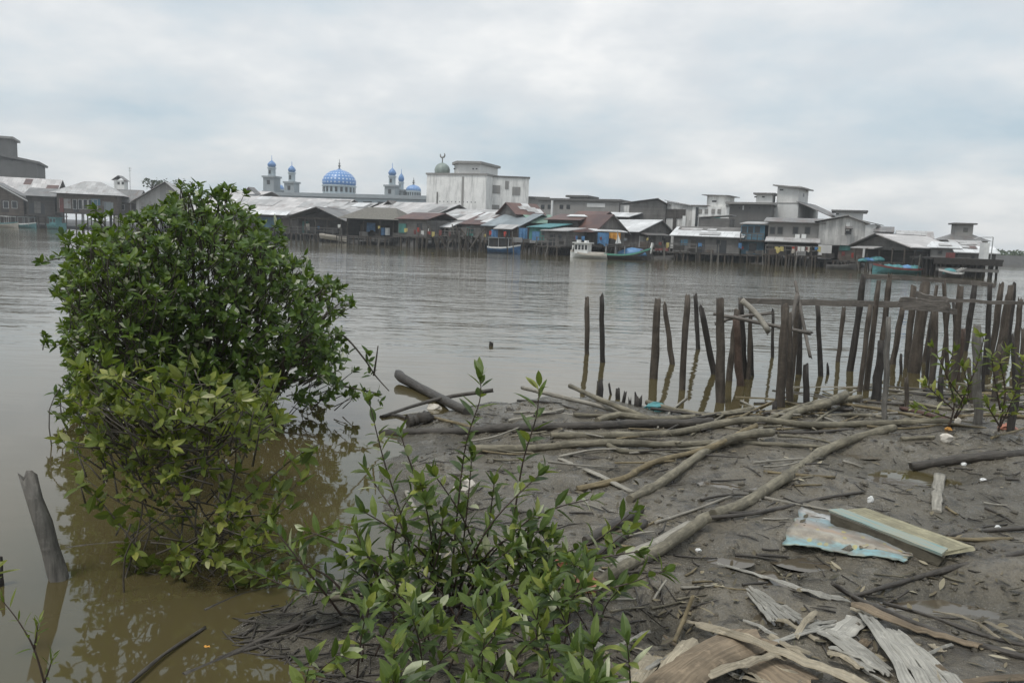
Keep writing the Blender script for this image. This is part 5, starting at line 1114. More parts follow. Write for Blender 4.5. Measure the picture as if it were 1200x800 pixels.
log('branch', 'bent tan branch with a yellowish bark', 'branch', [(676, 573), (730, 561), (747, 551, .02), (772, 540, .02), (830, 525, .03), (868, 507, .07), (886, 499, .09)], (9, 7), 'log_yellow')
log('log', 'curved knotty log next to the bent tan branch', 'log', [(738, 585), (775, 565), (810, 540), (838, 522, .02), (870, 510, .05), (905, 506, .05)], (12, 11), 'log')
log('log', 'upper one of two parallel logs curving up to the piles', 'log', [(893, 494), (928, 480, .03), (955, 473, .06), (1008, 465, .08)], (7, 8), 'log')
log('log', 'lower one of two parallel logs curving up to the piles', 'log', [(912, 494), (938, 481, .03), (968, 473, .07), (992, 461, .12)], (10, 9), 'log')
log('log', 'thick pale log running diagonally from centre to the right', 'log', [(835, 604), (862, 594), (888, 580), (922, 558), (960, 531), (1000, 514), (1048, 501, .03)], (16, 11), 'log')
log('log', 'sawn pale log with its cut end towards the camera side', 'log', [(700, 684), (728, 666), (772, 644), (812, 617, .03), (828, 606, .05)], (17, 15), 'log')
log('plank', 'bleached split plank beside the sawn pale log', 'plank', [(722, 664), (750, 646), (790, 624, .01), (812, 612, .02)], (26, 16), 'log_pale', flat=.35)
log('branch', 'long thin dark branch reaching from sawn log to the sheet', 'branch', [(815, 607, .03), (870, 603, .01), (915, 595), (962, 584), (1012, 576)], (6, 4), 'log_dark')
log('stick', 'pale thin split stick above the sawn log', 'stick', [(768, 612), (800, 602), (857, 581)], (5, 3), 'log_pale')
log('board', 'grey bleached board lying under the forked log', 'board', [(655, 537), (690, 551), (742, 577)], (9, 11), 'log_pale', flat=.35)
log('stick', 'straight pale pole propped over stubs at the mud edge', 'stick', [(668, 452, .12), (715, 473, .08), (765, 492, .02)], (5, 8), 'log')
log('stick', 'pale pole with a dark broken end sticking over the water', 'stick', [(612, 454, .10), (650, 463, .08), (700, 475, .04), (758, 490)], (5, 6), 'log_pale')
log('stick', 'short pole lying right of the stubs', 'stick', [(758, 471, .03), (785, 479, .02), (825, 486)], (7, 7), 'log')
log('stick', 'short pale stick on mud above long straight dark-ended log', 'stick', [(672, 486), (710, 487), (745, 490)], (6, 4), 'log')
log('stick', 'thin pale stick near the mud edge at centre', 'stick', [(596, 493), (640, 484), (660, 480)], (4, 5), 'log_pale')
log('log', 'half sunk log rising from the water at the mud corner', 'log', [(548, 482), (505, 461, .02), (466, 439, .07)], (12, 12), 'log_dark', jag=.04)
log('branch', 'bare branch lying over the half sunk log', 'branch', [(448, 488, .02), (480, 477, .05), (520, 466, .09), (578, 457, .12)], (4, 5), 'log_dark')
log('stump', 'short dark trunk stump at the mud corner', 'stump', [(478, 494), (489, 491), (502, 489)], (18, 17), 'log_dark', jag=.03)
log('stick', 'tan stick running from the dark trunk stump', 'stick', [(496, 486), (520, 492), (555, 501)], (4, 5), 'log_yellow')
log('log', 'dark sunk branch in the water left of trunk stump', 'branch', [(446, 489), (462, 487), (480, 491)], (6, 7), 'log_dark')
log('beam', 'red-brown squared beam lying under the crowded piles', 'beam', [(1056, 478), (1085, 485), (1112, 492)], (8, 9), 'beam_red', flat=.7)
log('stick', 'pale thin pole beside the red-brown squared beam', 'stick', [(985, 473, .05), (1030, 479, .03), (1092, 491)], (4, 4), 'log_yellow')
log('log', 'thick dark waterlogged log at the right edge', 'log', [(1068, 547), (1105, 541), (1150, 535), (1230, 530)], (12, 13), 'log_dark')
log('board', 'small pale board standing out of the mud near right log', 'board', [(1098, 599), (1098, 580), (1101, 556)], (13, 15), 'log_pale', flat=.3)
log('stick', 'short pale stick below the crowded piles', 'stick', [(1056, 514), (1075, 513), (1095, 512)], (6, 5), 'log')
log('branch', 'long dark pole running off to the right edge at the bottom', 'branch', [(1000, 698), (1050, 684), (1110, 667), (1220, 643)], (5, 9), 'log_dark')
log('stick', 'upper pale lath left of the right puddle', 'stick', [(1105, 631), (1150, 632), (1186, 631)], (6, 5), 'log_yellow')
log('stick', 'dark lath lying beside the upper pale lath', 'stick', [(1110, 628), (1160, 621), (1215, 618)], (6, 6), 'log_dark')
log('branch', 'dark rough bark strip running to the lower right corner', 'branch', [(975, 683, .05), (1002, 700), (1050, 721), (1120, 748), (1230, 778)], (6, 10), 'log_dark')
log('branch', 'second thinner dark stick above the rough bark strip', 'branch', [(1036, 706, .02), (1090, 722), (1160, 746), (1230, 762)], (5, 5), 'log_dark')
log('twig', 'small forked dark twig crossing the rough bark strip', 'twig', [(1040, 706), (1052, 700, .02), (1064, 692, .04)], (4, 3), 'log_dark')
log('stick', 'tan lath with a pale left tip at bank centre right', 'stick', [(895, 552), (930, 556), (978, 559)], (4, 4), 'log_yellow')
log('stick', 'pale split stick pointing at the printed sheet', 'stick', [(892, 582), (930, 590), (975, 598)], (5, 3), 'log_pale')
log('log', 'dark log half covered by leaves behind sawn pale log', 'log', [(686, 634), (715, 618), (750, 596)], (14, 12), 'log_dark')
log('log', 'second dark log beside the one half covered by leaves', 'log', [(690, 655), (722, 634), (756, 612)], (12, 11), 'log_dark')
log('log', 'dark wet log along the lower left shoreline', 'log', [(215, 792), (270, 768), (320, 744), (372, 722)], (9, 8), 'log_dark')
log('stick', 'dark stick slanting out of the lower left water', 'stick', [(146, 806, .02), (190, 768, .03), (240, 735, .02)], (6, 4), 'log_dark')
log('stick', 'dark thin stick crossing the lower left shoreline log', 'stick', [(240, 776), (300, 758), (400, 730)], (5, 5), 'log_dark')
log('branch', 'dark horizontal stick in the water right of leaning post', 'branch', [(78, 643), (110, 639), (150, 636), (190, 634)], (6, 5), 'log_dark')
log('branch', 'grey branch under the leaves at the left mud edge', 'branch', [(380, 701), (440, 697), (500, 690), (545, 684)], (9, 8), 'log')
log('stick', 'pale upright-lying split stick under the centre sapling', 'stick', [(527, 712), (519, 680), (512, 640)], (9, 8), 'log_pale', flat=.5)
log('stick', 'pale short stick near the water left of centre sapling', 'stick', [(476, 575), (484, 592), (494, 604)], (7, 6), 'log_pale', flat=.6)
log('branch', 'reddish-grey branch lying under the right half of the sapling', 'branch', [(590, 700), (640, 678), (700, 650)], (8, 6), 'log')
log('stick', 'tan upright-leaning stick by the dark hole', 'stick', [(790, 752, .01), (800, 728, .06), (812, 698, .12)], (6, 5), 'log_yellow')
log('stick', 'slim pale stick above the dark hole', 'stick', [(765, 703), (773, 690, .03), (781, 679, .05)], (3, 3), 'log_pale')
for k, (pts, w, mt, lab) in enumerate([
    ([(905, 458), (960, 466), (1020, 471), (1060, 474)], 4, 'log_dark', 'thin sunken pole below the stout dark pile'),
    ([(1040, 457), (1090, 464), (1150, 469)], 5, 'log_dark', 'thin dark pole floating among the crowded piles'),
    ([(1090, 447), (1150, 452), (1215, 456)], 4, 'log', 'grey pole floating furthest back among the crowded piles'),
    ([(1100, 460), (1150, 461), (1220, 462)], 4, 'log_yellow', 'tan pole floating behind the grey-green pile'),
    ([(1060, 470), (1120, 480), (1180, 480)], 5, 'log', 'grey pole lying on mud before the crowded piles'),
    ([(1120, 474), (1170, 476), (1225, 474)], 5, 'log_dark', 'dark pole lying on mud before the crowded piles'),
    ([(1125, 488), (1165, 486), (1220, 490)], 5, 'log_yellow', 'tan stick lying at foot of the grey-green pile'),
    ([(930, 483), (965, 480), (1000, 480)], 5, 'log_dark', 'dark stick lying behind the lower parallel log'),
    ([(960, 488), (1000, 486), (1040, 489)], 5, 'log', 'grey stick lying below the pale grey flat-sided pile'),
    ([(870, 500), (930, 507), (1000, 503)], 4, 'log_dark', 'thin dark stick under the very long grey log')]):
    log('pole', lab, 'pole', pts, w, mt)
p = G(575, 405); tag(MB().tube([(p.x, p.y, -.2), (p.x + .01, p.y, .06)], [.05, .035], 7, jag=.02).build('stake', M['pile_dark'], loc=p), 'tiny dark stake tip poking out of open water', 'stake')

for (lab, grp, n, bx, ln) in [
    ('thin stick in the tangle at the feet of the right-hand piles', 'sticks tangled at the feet of the right-hand piles', 52, (870, 1210, 452, 500), (30, 110)),
    ('thin stick in the tangle around the crossing logs', 'sticks tangled around the crossing logs', 44, (570, 960, 474, 545), (25, 90)),
    ('thin twig in the heap by the sawn pale log', 'twigs heaped by the sawn pale log', 26, (660, 830, 590, 730), (20, 60)),
    ('dark stick on the muddy lower left shore', 'dark sticks on the lower left shore', 20, (150, 430, 690, 800), (30, 110)),
    ('loose stick strewn over the open mud at right', 'loose sticks over the open mud', 30, (840, 1200, 540, 720), (15, 60))]:
    for k in range(n):
        x, y = R(bx[0], bx[1]), R(bx[2], bx[3]); l = R(*ln); a = R(-.35, .35) if random.random() < .7 else R(-1.2, 1.2); e = R(-.15, .15); lf = R(0, .06) if bx[3] < 560 else R(0, .02)
        dx, dy = l * math.cos(a), l * math.sin(a) * .45
        log('stick', lab, 'stick', [(x - dx / 2, y - dy / 2, R(0, lf)), (x, y + e * l * .3, R(0, lf)), (x + dx / 2, y + dy / 2, lf)], (R(2, 4.2), R(1.5, 3)), 'log_dark' if 'dark' in lab else random.choice(['log', 'log_dark', 'log_dark', 'log_pale', 'log_yellow']), grp, n=6, per=4)
# ================================================================== LITTER ON THE MUD
def sheet_px(name, label, cat, poly, mat, th=.006, wave=.02, lift=.02, n=12, group=None):
    """a thin rumpled sheet: quad patch from 4 picture corners on the mud"""
    a, b_, c, d = [hit(*p[:2], lift + (p[2] if len(p) > 2 else 0)) for p in poly]; mb = MB(); m_ = n
    for lay in (0, 1):
        for j in range(m_ + 1):
            for i in range(n + 1):
                u, v = i / n, j / m_; p = a.lerp(b_, u).lerp(d.lerp(c, u), v)
                ph = wave * (math.sin(u * 9 + v * 4) * .5 + math.sin(u * 4 - v * 11) * .5 + R(-.12, .12))
                e = .014 if (i in (0, n) or j in (0, m_)) else 0
                mb.v.append((p.x + R(-e, e), p.y + R(-e, e), max(p.z + ph, H1(p.x, p.y) + .008) - th * lay))
    K = (n + 1) * (m_ + 1)
    for j in range(m_):
        for i in range(n):
            p = j * (n + 1) + i; uv = [(i / n, j / m_), ((i + 1) / n, j / m_), ((i + 1) / n, (j + 1) / m_), (i / n, (j + 1) / m_)]
            mb.face([p, p + 1, p + n + 2, p + n + 1], uv); mb.face([K + p, K + p + n + 1, K + p + n + 2, K + p + 1], [uv[0], uv[3], uv[2], uv[1]])
    for i in range(n): mb.face([i, K + i, K + i + 1, i + 1]); q = m_ * (n + 1) + i; mb.face([q, q + 1, K + q + 1, K + q])
    for j in range(m_): q = j * (n + 1); mb.face([q, q + n + 1, K + q + n + 1, K + q]); q += n; mb.face([q, K + q, K + q + n + 1, q + n + 1])
    return tag(mb.build(name, M[mat], smooth=True, loc=a), label, cat, group)
# printed sheet: faded blue / yellow / orange print bands with mud over it
m, nt, b = newmat('faded_printed_sheet')
tc = N(nt, 'ShaderNodeTexCoord'); uv = tc.outputs['UV']; sx = N(nt, 'ShaderNodeSeparateXYZ'); nt.links.new(uv, sx.inputs[0])
nz = noise(nt, uv, 5, 6, .65)
wob = N(nt, 'ShaderNodeMath', operation='MULTIPLY_ADD'); nt.links.new(nz, wob.inputs[0]); wob.inputs[1].default_value = .22; nt.links.new(sx.outputs[1], wob.inputs[2])
band = ramp(nt, wob.outputs[0], [(.06, (.38, .31, .10)), (.13, (.20, .34, .35)), (.30, (.17, .33, .36)), (.38, (.36, .31, .23)), (.50, (.32, .30, .25)), (.60, (.31, .22, .155)), (.70, (.25, .24, .22)), (.95, (.19, .31, .35)), (1.0, (.42, .43, .42))])
vo = N(nt, 'ShaderNodeTexVoronoi'); vo.inputs['Scale'].default_value = 5; mp = N(nt, 'ShaderNodeMapping'); mp.inputs['Scale'].default_value = (2, 1, 1); nt.links.new(uv, mp.inputs[0]); nt.links.new(mp.outputs[0], vo.inputs['Vector'])
col = mix(nt, ramp(nt, vo.outputs['Distance'], [(.18, .8), (.25, 0)]), band, (.42, .36, .10))
n2 = noise(nt, uv, 3.2, 6, .7)
col = mix(nt, ramp(nt, n2, [(.40, 0), (.58, .9)]), col, (.17, .145, .115))
nt.links.new(col, b.inputs['Base Color']); b.inputs['Roughness'].default_value = .45; M['print'] = m
sheet_px('printed_sheet', 'crumpled sheet with faded blue and yellow print stuck in the mud', 'sheet', [(917, 638), (1060, 657), (1075, 640), (940, 594, .02)], 'print', wave=.018, n=20)
# painted plank with a raised lip and a bare board
m, nt, b = newmat('peeling_painted_plank')
v = coords(nt, 'UV', (30, 3, 1)); n1 = noise(nt, v, 1, 6, .7)
col = ramp(nt, n1, [(.36, (.26, .235, .16)), (.5, (.25, .275, .235)), (.6, (.15, .25, .24)), (.75, (.13, .24, .25))]); nt.links.new(col, b.inputs['Base Color']); b.inputs['Roughness'].default_value = .7; bump(nt, b, n1, .6, .004); M['paint_plank'] = m
M['board_olive'] = m_wood('olive_stained_board', (.29, .265, .175), 'UV', stretch=(60, 3, 1), spots=.5)
def plank_px(a, c, w, th, lift, name, mat, parent=None, label=None, cat=None, roll=0.0):
    A, C_ = hit(a[0], a[1], lift), hit(c[0], c[1], lift); t = (C_ - A).normalized(); sd = t.cross(Vector((0, 0, 1))).normalized(); up = sd.cross(t)
    sd, up = (sd * math.cos(roll) + up * math.sin(roll)), (up * math.cos(roll) - sd * math.sin(roll)); n = 10; mb = MB()
    for i in range(n + 1):
        p = A.lerp(C_, i / n)
        for k, (q, z) in enumerate(((-1, 0), (1, 0), (1, 1), (-1, 1))):
            ww = w if not hasattr(w, '__len__') else w[0] + (w[1] - w[0]) * i / n
            mb.v.append(tuple(p + sd * (q * ww / 2) + up * (z * th) + t * ((R(-.02, .02) if i in (0, n) else 0)) + up * R(-.0015, .0015)))
    L_ = (C_ - A).length
    for i in range(n):
        for q in range(4): a_, b_ = i * 4 + q, i * 4 + (q + 1) % 4; u0 = [0, .2, .22, .42][q]; u1 = [.2, .22, .42, .44][q]; mb.face([a_, a_ + 4, b_ + 4, b_], [(u0, i / n * L_), (u0, (i + 1) / n * L_), (u1, (i + 1) / n * L_), (u1, i / n * L_)])
    mb.face([0, 1, 2, 3]); mb.face([n * 4 + 3, n * 4 + 2, n * 4 + 1, n * 4])
    o = mb.build(name, M[mat], parent, loc=A if parent is None else None)
    return tag(o, label, cat) if label else o
M['edge_dark'] = m_wood('dark_plank_edge', (.085, .075, .055), 'UV', stretch=(30, 3, 1))  # dark brown for the plank's near side, darker than its top board
pp = hit(1050, 625); r = empty('painted_plank', pp, 0, 'broken wooden plank with peeling teal paint and a raised edge strip', 'plank')
def reparent(o): o.location = o.location - Vector(r.location); o.parent = r; return o
reparent(plank_px((1000, 599), (1124, 648), (.18, .27), .022, .03, 'board', 'board_olive')); reparent(plank_px((978, 599), (1108, 649), .10, .018, .068, 'painted_board', 'paint_plank', roll=-.06)); reparent(plank_px((972, 612), (1104, 664), .028, .064, .0, 'edge_strip', 'edge_dark'))
FR = 'dry palm and bark scraps at the lower right'
def frond(label, pts, w, mat, parts=1, arch=.06, lift=.02, th=.004, side=None, spread=.0, name='bark_strip', cat='bark'):
    base = [hit(p[0], p[1], lift + (p[2] if len(p) > 2 else 0)) for p in pts]; ws = [ (w if not hasattr(w, '__len__') else w[0] + (w[1] - w[0]) * i / (len(pts) - 1)) * dist(q) / F_PX for i, q in enumerate(base)]
    mb = MB()
    S = smooth_path(base, 5); WS = [ws[0] + (ws[-1] - ws[0]) * i / (len(S) - 1) for i in range(len(S))]
    t = (S[-1] - S[0]).normalized(); sd = t.cross(Vector((0, 0, 1))).normalized()
    for k in range(parts):
        q = (k + .5) / parts - .5; a0 = random.randint(0, 3); a1 = len(S) - random.randint(0, 3)
        pts_ = [S[i] + sd * (q * WS[i] * (1 + spread * i / len(S))) + Vector((0, 0, R(-.006, .006) + .004 * k)) for i in range(a0, a1)]
        mb.ribbon(pts_, [x / parts * R(.85, 1.05) for x in WS[a0:a1]], th, arch, 5, .5 if parts > 1 else .22, side)
    return tag(mb.build(name, M[mat], loc=base[0]), label, cat, FR)
frond('large grey bark slab split lengthwise at the lower right', [(1018, 718, .02), (1050, 752, .02), (1085, 790, .01), (1110, 830)], (26, 92), 'frond_grey', 4, .03, spread=.1)
frond('splintered pale frond fan, the uppermost one', [(878, 690), (905, 712), (935, 735)], (22, 50), 'frond_grey', 7, .08, spread=.5)
frond('splintered pale frond running down to the bottom edge', [(938, 725), (985, 750), (1035, 790)], (34, 40), 'frond_grey', 5, .08)
frond('broad tan palm sheath curling at the bottom edge', [(905, 735, .01), (840, 765, .05), (800, 790, .04), (760, 830)], (52, 60), 'frond_brown', 1, .14)
frond('narrow curled pale sheath strip on the brown sheath', [(802, 728, .03), (860, 742, .07), (920, 765, .05), (985, 790, .03), (1040, 815)], (14, 26), 'frond', 2, .18)
frond('pale tan strip sweeping across the bottom centre right', [(800, 803, .02), (850, 782, .06), (905, 768, .05), (925, 770, .03)], (16, 10), 'frond', 1, .15)
frond('light brown bark chunk beside the dark hole', [(822, 738, .05), (800, 765, .04), (775, 800, .02)], (22, 34), 'frond', 1, .2)
frond('dark brown sheath lying under the pale strips', [(860, 755), (900, 780), (960, 815)], (60, 70), 'frond_brown', 1, .05)
frond('long pale sheath strip above the splintered fans', [(842, 660), (895, 675), (950, 693), (1000, 704)], (9, 14), 'frond_grey', 2, .12)
frond('grey bark strip crossing above the large grey slab', [(985, 700, .03), (1040, 722, .03), (1095, 742), (1150, 758)], (20, 12), 'frond_brown', 1, .15)
frond('small pale notched bark piece left of the large grey slab', [(974, 748), (990, 738), (1008, 724)], (26, 28), 'frond_grey', 1, .02, name='bark_piece')
frond('small orange-brown bark chip near the large grey slab', [(1005, 758), (1012, 752), (1020, 747)], (13, 12), 'frond_brown', 1, .02, name='bark_piece')
frond('small pale bark chip right of the large grey slab', [(1090, 752), (1100, 760), (1112, 768)], (8, 10), 'frond', 1, .05, name='bark_piece')
frond('wide wet brown sheath at the bottom right corner', [(1090, 805), (1140, 797), (1225, 790)], (10, 14), 'frond_brown', 1, .1)
frond('pale rolled strip lying on the splintered frond', [(950, 762, .02), (985, 768, .03), (1010, 784, .02)], (8, 8), 'frond', 1, .3)
frond('grey strip lying at the far left of bark scraps', [(770, 762), (752, 785), (735, 815)], (26, 30), 'frond', 1, .12)
frond('pale bark piece among the leaves at the bottom centre', [(660, 745), (690, 752), (722, 768)], (14, 16), 'frond_grey', 1, .05, name='bark_piece')
for k in range(34):
    a = [(R(760, 1160), R(700, 800))]; dx = R(30, 90) * random.choice((1, 1, -1)); a += [(a[0][0] + dx * .5, a[0][1] + R(8, 24), R(.0, .03)), (a[0][0] + dx, a[0][1] + R(25, 50))]
    frond('narrow loose strip of dry bark among the bark scraps at the lower right', a, R(2.5, 9), random.choice(['frond', 'frond_grey', 'frond', 'frond_brown']), 1, .15)
def blob(label, cat, px, py, w, h, mat, name, lift=.0, n=8, sq=.5):
    c = hit(px, py); r = w / 2 * dist(c) / F_PX; hh = h * dist(c) / F_PX; mb = MB()
    mb.lathe([(r * .7, -.02), (r, hh * .2), (r * .9, hh * .6), (r * .5, hh * .9), (.01, hh)], n); mb.v = [(x + R(-.18, .18) * r, y * sq + R(-.15, .15) * r, z + R(-.1, .1) * hh) for x, y, z in mb.v]
    o = mb.build(name, M[mat], smooth=False); o.location = c + Vector((0, 0, lift)); return tag(o, label, cat)
blob('crumpled turquoise plastic bag between the stubs and logs', 'plastic bag', 768, 480, 28, 9, 'teal', 'plastic_bag', sq=.6)
M['salmon'] = m_plain('salmon_plastic', (.42, .17, .11), .5, .4, 9)
blob('salmon-pink crumpled plastic under the right side of the sapling', 'plastic bag', 680, 694, 46, 22, 'salmon', 'plastic_bag'); blob('smaller salmon-pink plastic scrap above the first one', 'plastic bag', 660, 662, 22, 12, 'salmon', 'plastic_bag')
blob('pinkish plastic heap at the foot of the dark low pile', 'plastic bag', 1180, 503, 24, 7, 'salmon', 'plastic_bag'); blob('small orange scrap below the crowded piles', 'litter', 1111, 505, 10, 5, 'orange', 'plastic_scrap')
blob('white plastic cup lying on its side near thick dark waterlogged log', 'cup', 1109, 516, 16, 8, 'cream', 'plastic_cup', n=9); blob('white plastic scrap below the thick dark waterlogged log', 'litter', 1129, 545, 8, 4, 'white', 'plastic_scrap'); blob('white scrap floating in the right puddle', 'litter', 1152, 563, 9, 3, 'white', 'plastic_scrap')
blob('tiny white scrap between the puddle and dark lath', 'litter', 1169, 618, 7, 3, 'white', 'plastic_scrap'); blob('white twisted scrap beside the painted plank', 'litter', 1020, 588, 8, 7, 'white', 'plastic_scrap'); blob('pale scrap next to the orange scrap', 'litter', 1122, 496, 9, 7, 'cream', 'plastic_scrap')
blob('pale scrap on the mud left of the hole', 'litter', 818, 645, 8, 3, 'white', 'plastic_scrap'); blob('pale foam chunk behind the dark trunk stump', 'litter', 508, 480, 18, 7, 'cream', 'foam_piece')
blob('whitish plastic behind the sapling leaves at the mud edge', 'plastic bag', 545, 575, 26, 16, 'cream', 'plastic_bag'); blob('orange-white scrap on lower left shoreline', 'litter', 242, 762, 13, 6, 'orange', 'plastic_scrap')
# uncountable crumbs, twigs and dead leaves on the mud
mb = MB()
def onmud(k):
    out = []
    while len(out) < k:
        x, y = R(-1.6, 7.5), R(2.5, 10.5)
        if H1(x, y) > .03: out.append((x, y))
    return out
for x, y in onmud(900) + [(lambda g: (g.x, g.y))(hit(R(250, 800), R(640, 830))) for _ in range(420)]:
    a = R(0, 6.3); l = R(.03, .22); z = H1(x, y) + .006
    mb.tube([(x, y, z), (x + math.cos(a + R(-.2, .2)) * l * .5, y + math.sin(a) * l * .5, H1(x + math.cos(a) * l * .5, y + math.sin(a) * l * .5) + .008), (x + math.cos(a) * l, y + math.sin(a) * l, H1(x + math.cos(a) * l, y + math.sin(a) * l) + R(.003, .02))], [R(.002, .006), R(.002, .006), .002], 5)
tag(mb.build('twig_litter', M['log_dark'], smooth=True), 'fine dark twigs and root bits strewn over the mud', 'debris', kind='stuff')
mb = MB()
for x, y in onmud(700) + [(lambda g: (g.x, g.y))(hit(R(740, 1190), R(640, 830))) for _ in range(260)]:
    mb.leaf((x, y, H1(x, y) + .008), (R(-1, 1), R(-1, 1), R(-.05, .2)), (R(-.4, .4), R(-.4, .4), 1), R(.03, .09), R(.012, .03), R(0, 1), R(-.3, .3), R(0, .4), 3)
M['deadleaf'] = m_leaf('dead_leaf', [(0, (.05, .04, .03)), (.5, (.10, .08, .055)), (.85, (.2, .16, .1)), (1, (.34, .3, .22))], .6, .05)
tag(mb.build('leaf_litter', M['deadleaf']), 'dead leaves and bark chips strewn over the mud', 'debris', kind='stuff')
mb = MB()
for x, y in onmud(2600):
    r_ = abs(random.gauss(0, .012)) + .006; z = H1(x, y); i = len(mb.v)
    for (dx, dy, dz) in ((1, 0, 0), (0, 1, 0), (-1, 0, 0), (0, -1, 0), (0, 0, 1), (0, 0, -1)): mb.v.append((x + dx * r_ * R(.6, 1.5), y + dy * r_ * R(.6, 1.5), z + dz * r_ * R(.5, .9)))
    for f in ((0, 1, 4), (1, 2, 4), (2, 3, 4), (3, 0, 4), (1, 0, 5), (2, 1, 5), (3, 2, 5), (0, 3, 5)): mb.face([i + q for q in f])
tag(mb.build('mud_clods', M['mud'], smooth=True), 'small clods of wet mud scattered over the bank', 'mud', kind='stuff')

# ================================================================== VEGETATION
def inpoly(x, y, P):
    c = False; j = len(P) - 1
    for i in range(len(P)):
        if (P[i][1] > y) != (P[j][1] > y) and x < (P[j][0] - P[i][0]) * (y - P[i][1]) / (P[j][1] - P[i][1]) + P[i][0]: c = not c
        j = i
    return c
def rosette(mb, p, axis, n, L, wd, tint, seg=2, spread=(.5, 1.3)):
    axis = Vector(axis).normalized(); s_ = axis.orthogonal().normalized(); q_ = axis.cross(s_); a0 = R(0, 6.3)
    for i in range(n):
        a = a0 + i * 2.4 + R(-.4, .4); out = s_ * math.cos(a) + q_ * math.sin(a); k = R(*spread)
        d = axis * math.cos(k) + out * math.sin(k); nn = axis * math.sin(k) - out * math.cos(k) + Vector((R(-.3, .3), R(-.3, .3), R(0, .3)))
        mb.leaf(p + axis * R(-.04, .02), d, nn, L * R(.7, 1.15), wd * R(.8, 1.15), tint(), R(-.05, .3), R(.1, .4), seg)
def bush(name, label, outline, base_px, Y0, thick, nclump, leaves, L, wd, lm, tint, zmin=.02, stems=40, holes=.0, srad=.022, pale=.035):
    root_p = W(base_px[0], base_px[1], Y0); root_p.z = 0
    r = empty(name, root_p, 0, label, 'shrub')
    xs_ = [p[0] for p in outline]; ys_ = [p[1] for p in outline]; cl = []
    while len(cl) < nclump:
        px, py = R(min(xs_), max(xs_)), R(min(ys_), max(ys_))
        if not inpoly(px + 50 * vnoise(np.array([px * .045]), np.array([py * .045]), 21)[0] + R(-13, 13), py + 50 * vnoise(np.array([px * .045]), np.array([py * .045]), 22)[0] + R(-13, 13), outline): continue
        # thinner towards the silhouette
        edge = min(1, sum(inpoly(px + dx, py + dy, outline) for dx, dy in ((14, 0), (-14, 0), (0, 14), (0, -14), (28, 0), (-28, 0), (0, 28), (0, -28))) / 8)
        if random.random() > .22 + .78 * edge: continue
        dy_ = random.uniform(-1, 1) * thick * (.25 + .75 * edge)
        p = W(px, py, Y0 + dy_)
        if p.z < zmin: continue
        if holes and vnoise(np.array([p.x * 2.6]), np.array([p.z * 2.6 + 7]), 9)[0] > .5 - holes and random.random() < .8: continue
        cl.append((p, dy_))
    mb = MB(); cen = Vector((root_p.x, root_p.y, 1.0))
    tw = MB(); tips = random.sample(cl, min(stems, len(cl)))
    for (p, dy_) in cl:
        out = (p - cen); out.z *= .6; axis = out.normalized() * .7 + Vector((R(-.5, .5), R(-.5, .5), R(.3, 1.0)))
        cloud = vnoise(np.array([p.x * 1.6]), np.array([p.z * 1.6]), 11)[0] * .5
        rosette(mb, p, axis, random.randint(*leaves), L * R(.8, 1.2), wd, lambda: min(1, max(0, tint() + cloud * .35)) if random.random() > pale else R(.95, 1), 3)  # the pale share gets underside tints and painted-in gloss specks
        a = p - axis.normalized() * R(.12, .3); tw.tube([a, a.lerp(p, .6) + Vector((R(-.01, .01), 0, 0)), p], [.006, .004, .003], 4)
    for (p, _) in tips:
        s0 = root_p + Vector((R(-.5, .5), R(-.4, .4), -.3)); m1 = s0.lerp(p, .4) + Vector((R(-.15, .15), R(-.15, .15), .15)); m2 = s0.lerp(p, .75) + Vector((R(-.1, .1), R(-.1, .1), .08))
        S = smooth_path([s0, m1, m2, p], 4); k = len(S); tw.tube(S, [srad * (1 - .78 * i / k) for i in range(k)], 6)
    inv = Vector(r.location)
    for q in (mb, tw): q.v = [(x - inv.x, y - inv.y, z - inv.z) for x, y, z in q.v]
    mb.build('foliage', M[lm], r); tw.build('stems', M['twig'], r, True); return r
OUT1 = [(66, 312), (84, 288), (112, 270), (142, 262), (172, 250), (203, 238), (218, 222), (235, 214), (254, 232), (266, 246), (300, 250), (316, 262), (325, 292), (355, 300), (372, 326), (395, 340), (406, 372), (405, 400), (416, 440), (408, 466), (360, 474), (300, 474), (200, 482), (110, 500), (66, 495), (58, 478), (76, 462), (88, 440), (62, 408), (46, 402), (80, 390), (72, 350)]
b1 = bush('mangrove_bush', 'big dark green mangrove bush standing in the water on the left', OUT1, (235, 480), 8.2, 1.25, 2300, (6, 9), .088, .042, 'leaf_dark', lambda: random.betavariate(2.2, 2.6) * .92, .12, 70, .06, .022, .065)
def extra(parent, pts, Y, leafspec, lm='leaf_dark', rad=.012):
    P = [W(p[0], p[1], Y) for p in pts]; S = smooth_path(P, 5); inv = Vector(parent.location); k = len(S)
    MB_ = MB().tube([p - inv for p in S], [rad * (1 - .6 * i / k) for i in range(k)], 6); MB_.build('branch', M['twig'], parent, True)
    for (px, py, n) in leafspec:
        mb = MB(); rosette(mb, W(px, py, Y) - inv, (R(-.5, .5), R(-.3, .3), R(-.3, 1)), n, .10, .045, lambda: random.betavariate(2, 3) * .9, 3); mb.build('leaf_rosette', M[lm], parent)
extra(b1, [(390, 385), (408, 398), (428, 422), (440, 440), (456, 458)], 8.0, [(400, 395, 5), (432, 414, 6), (431, 425, 5), (433, 436, 5), (408, 412, 4), (405, 420, 4)])
extra(b1, [(438, 440), (441, 420), (443, 405)], 8.0, []); extra(b1, [(392, 450), (420, 456), (448, 462)], 8.0, [(400, 452, 5), (412, 458, 5), (426, 460, 5), (440, 462, 4), (446, 470, 4), (405, 462, 6)])
extra(b1, [(240, 260), (236, 235), (232, 218)], 8.2, [(232, 218, 6), (238, 226, 6), (244, 236, 5), (228, 232, 5), (250, 240, 5), (236, 242, 6)], rad=.008)
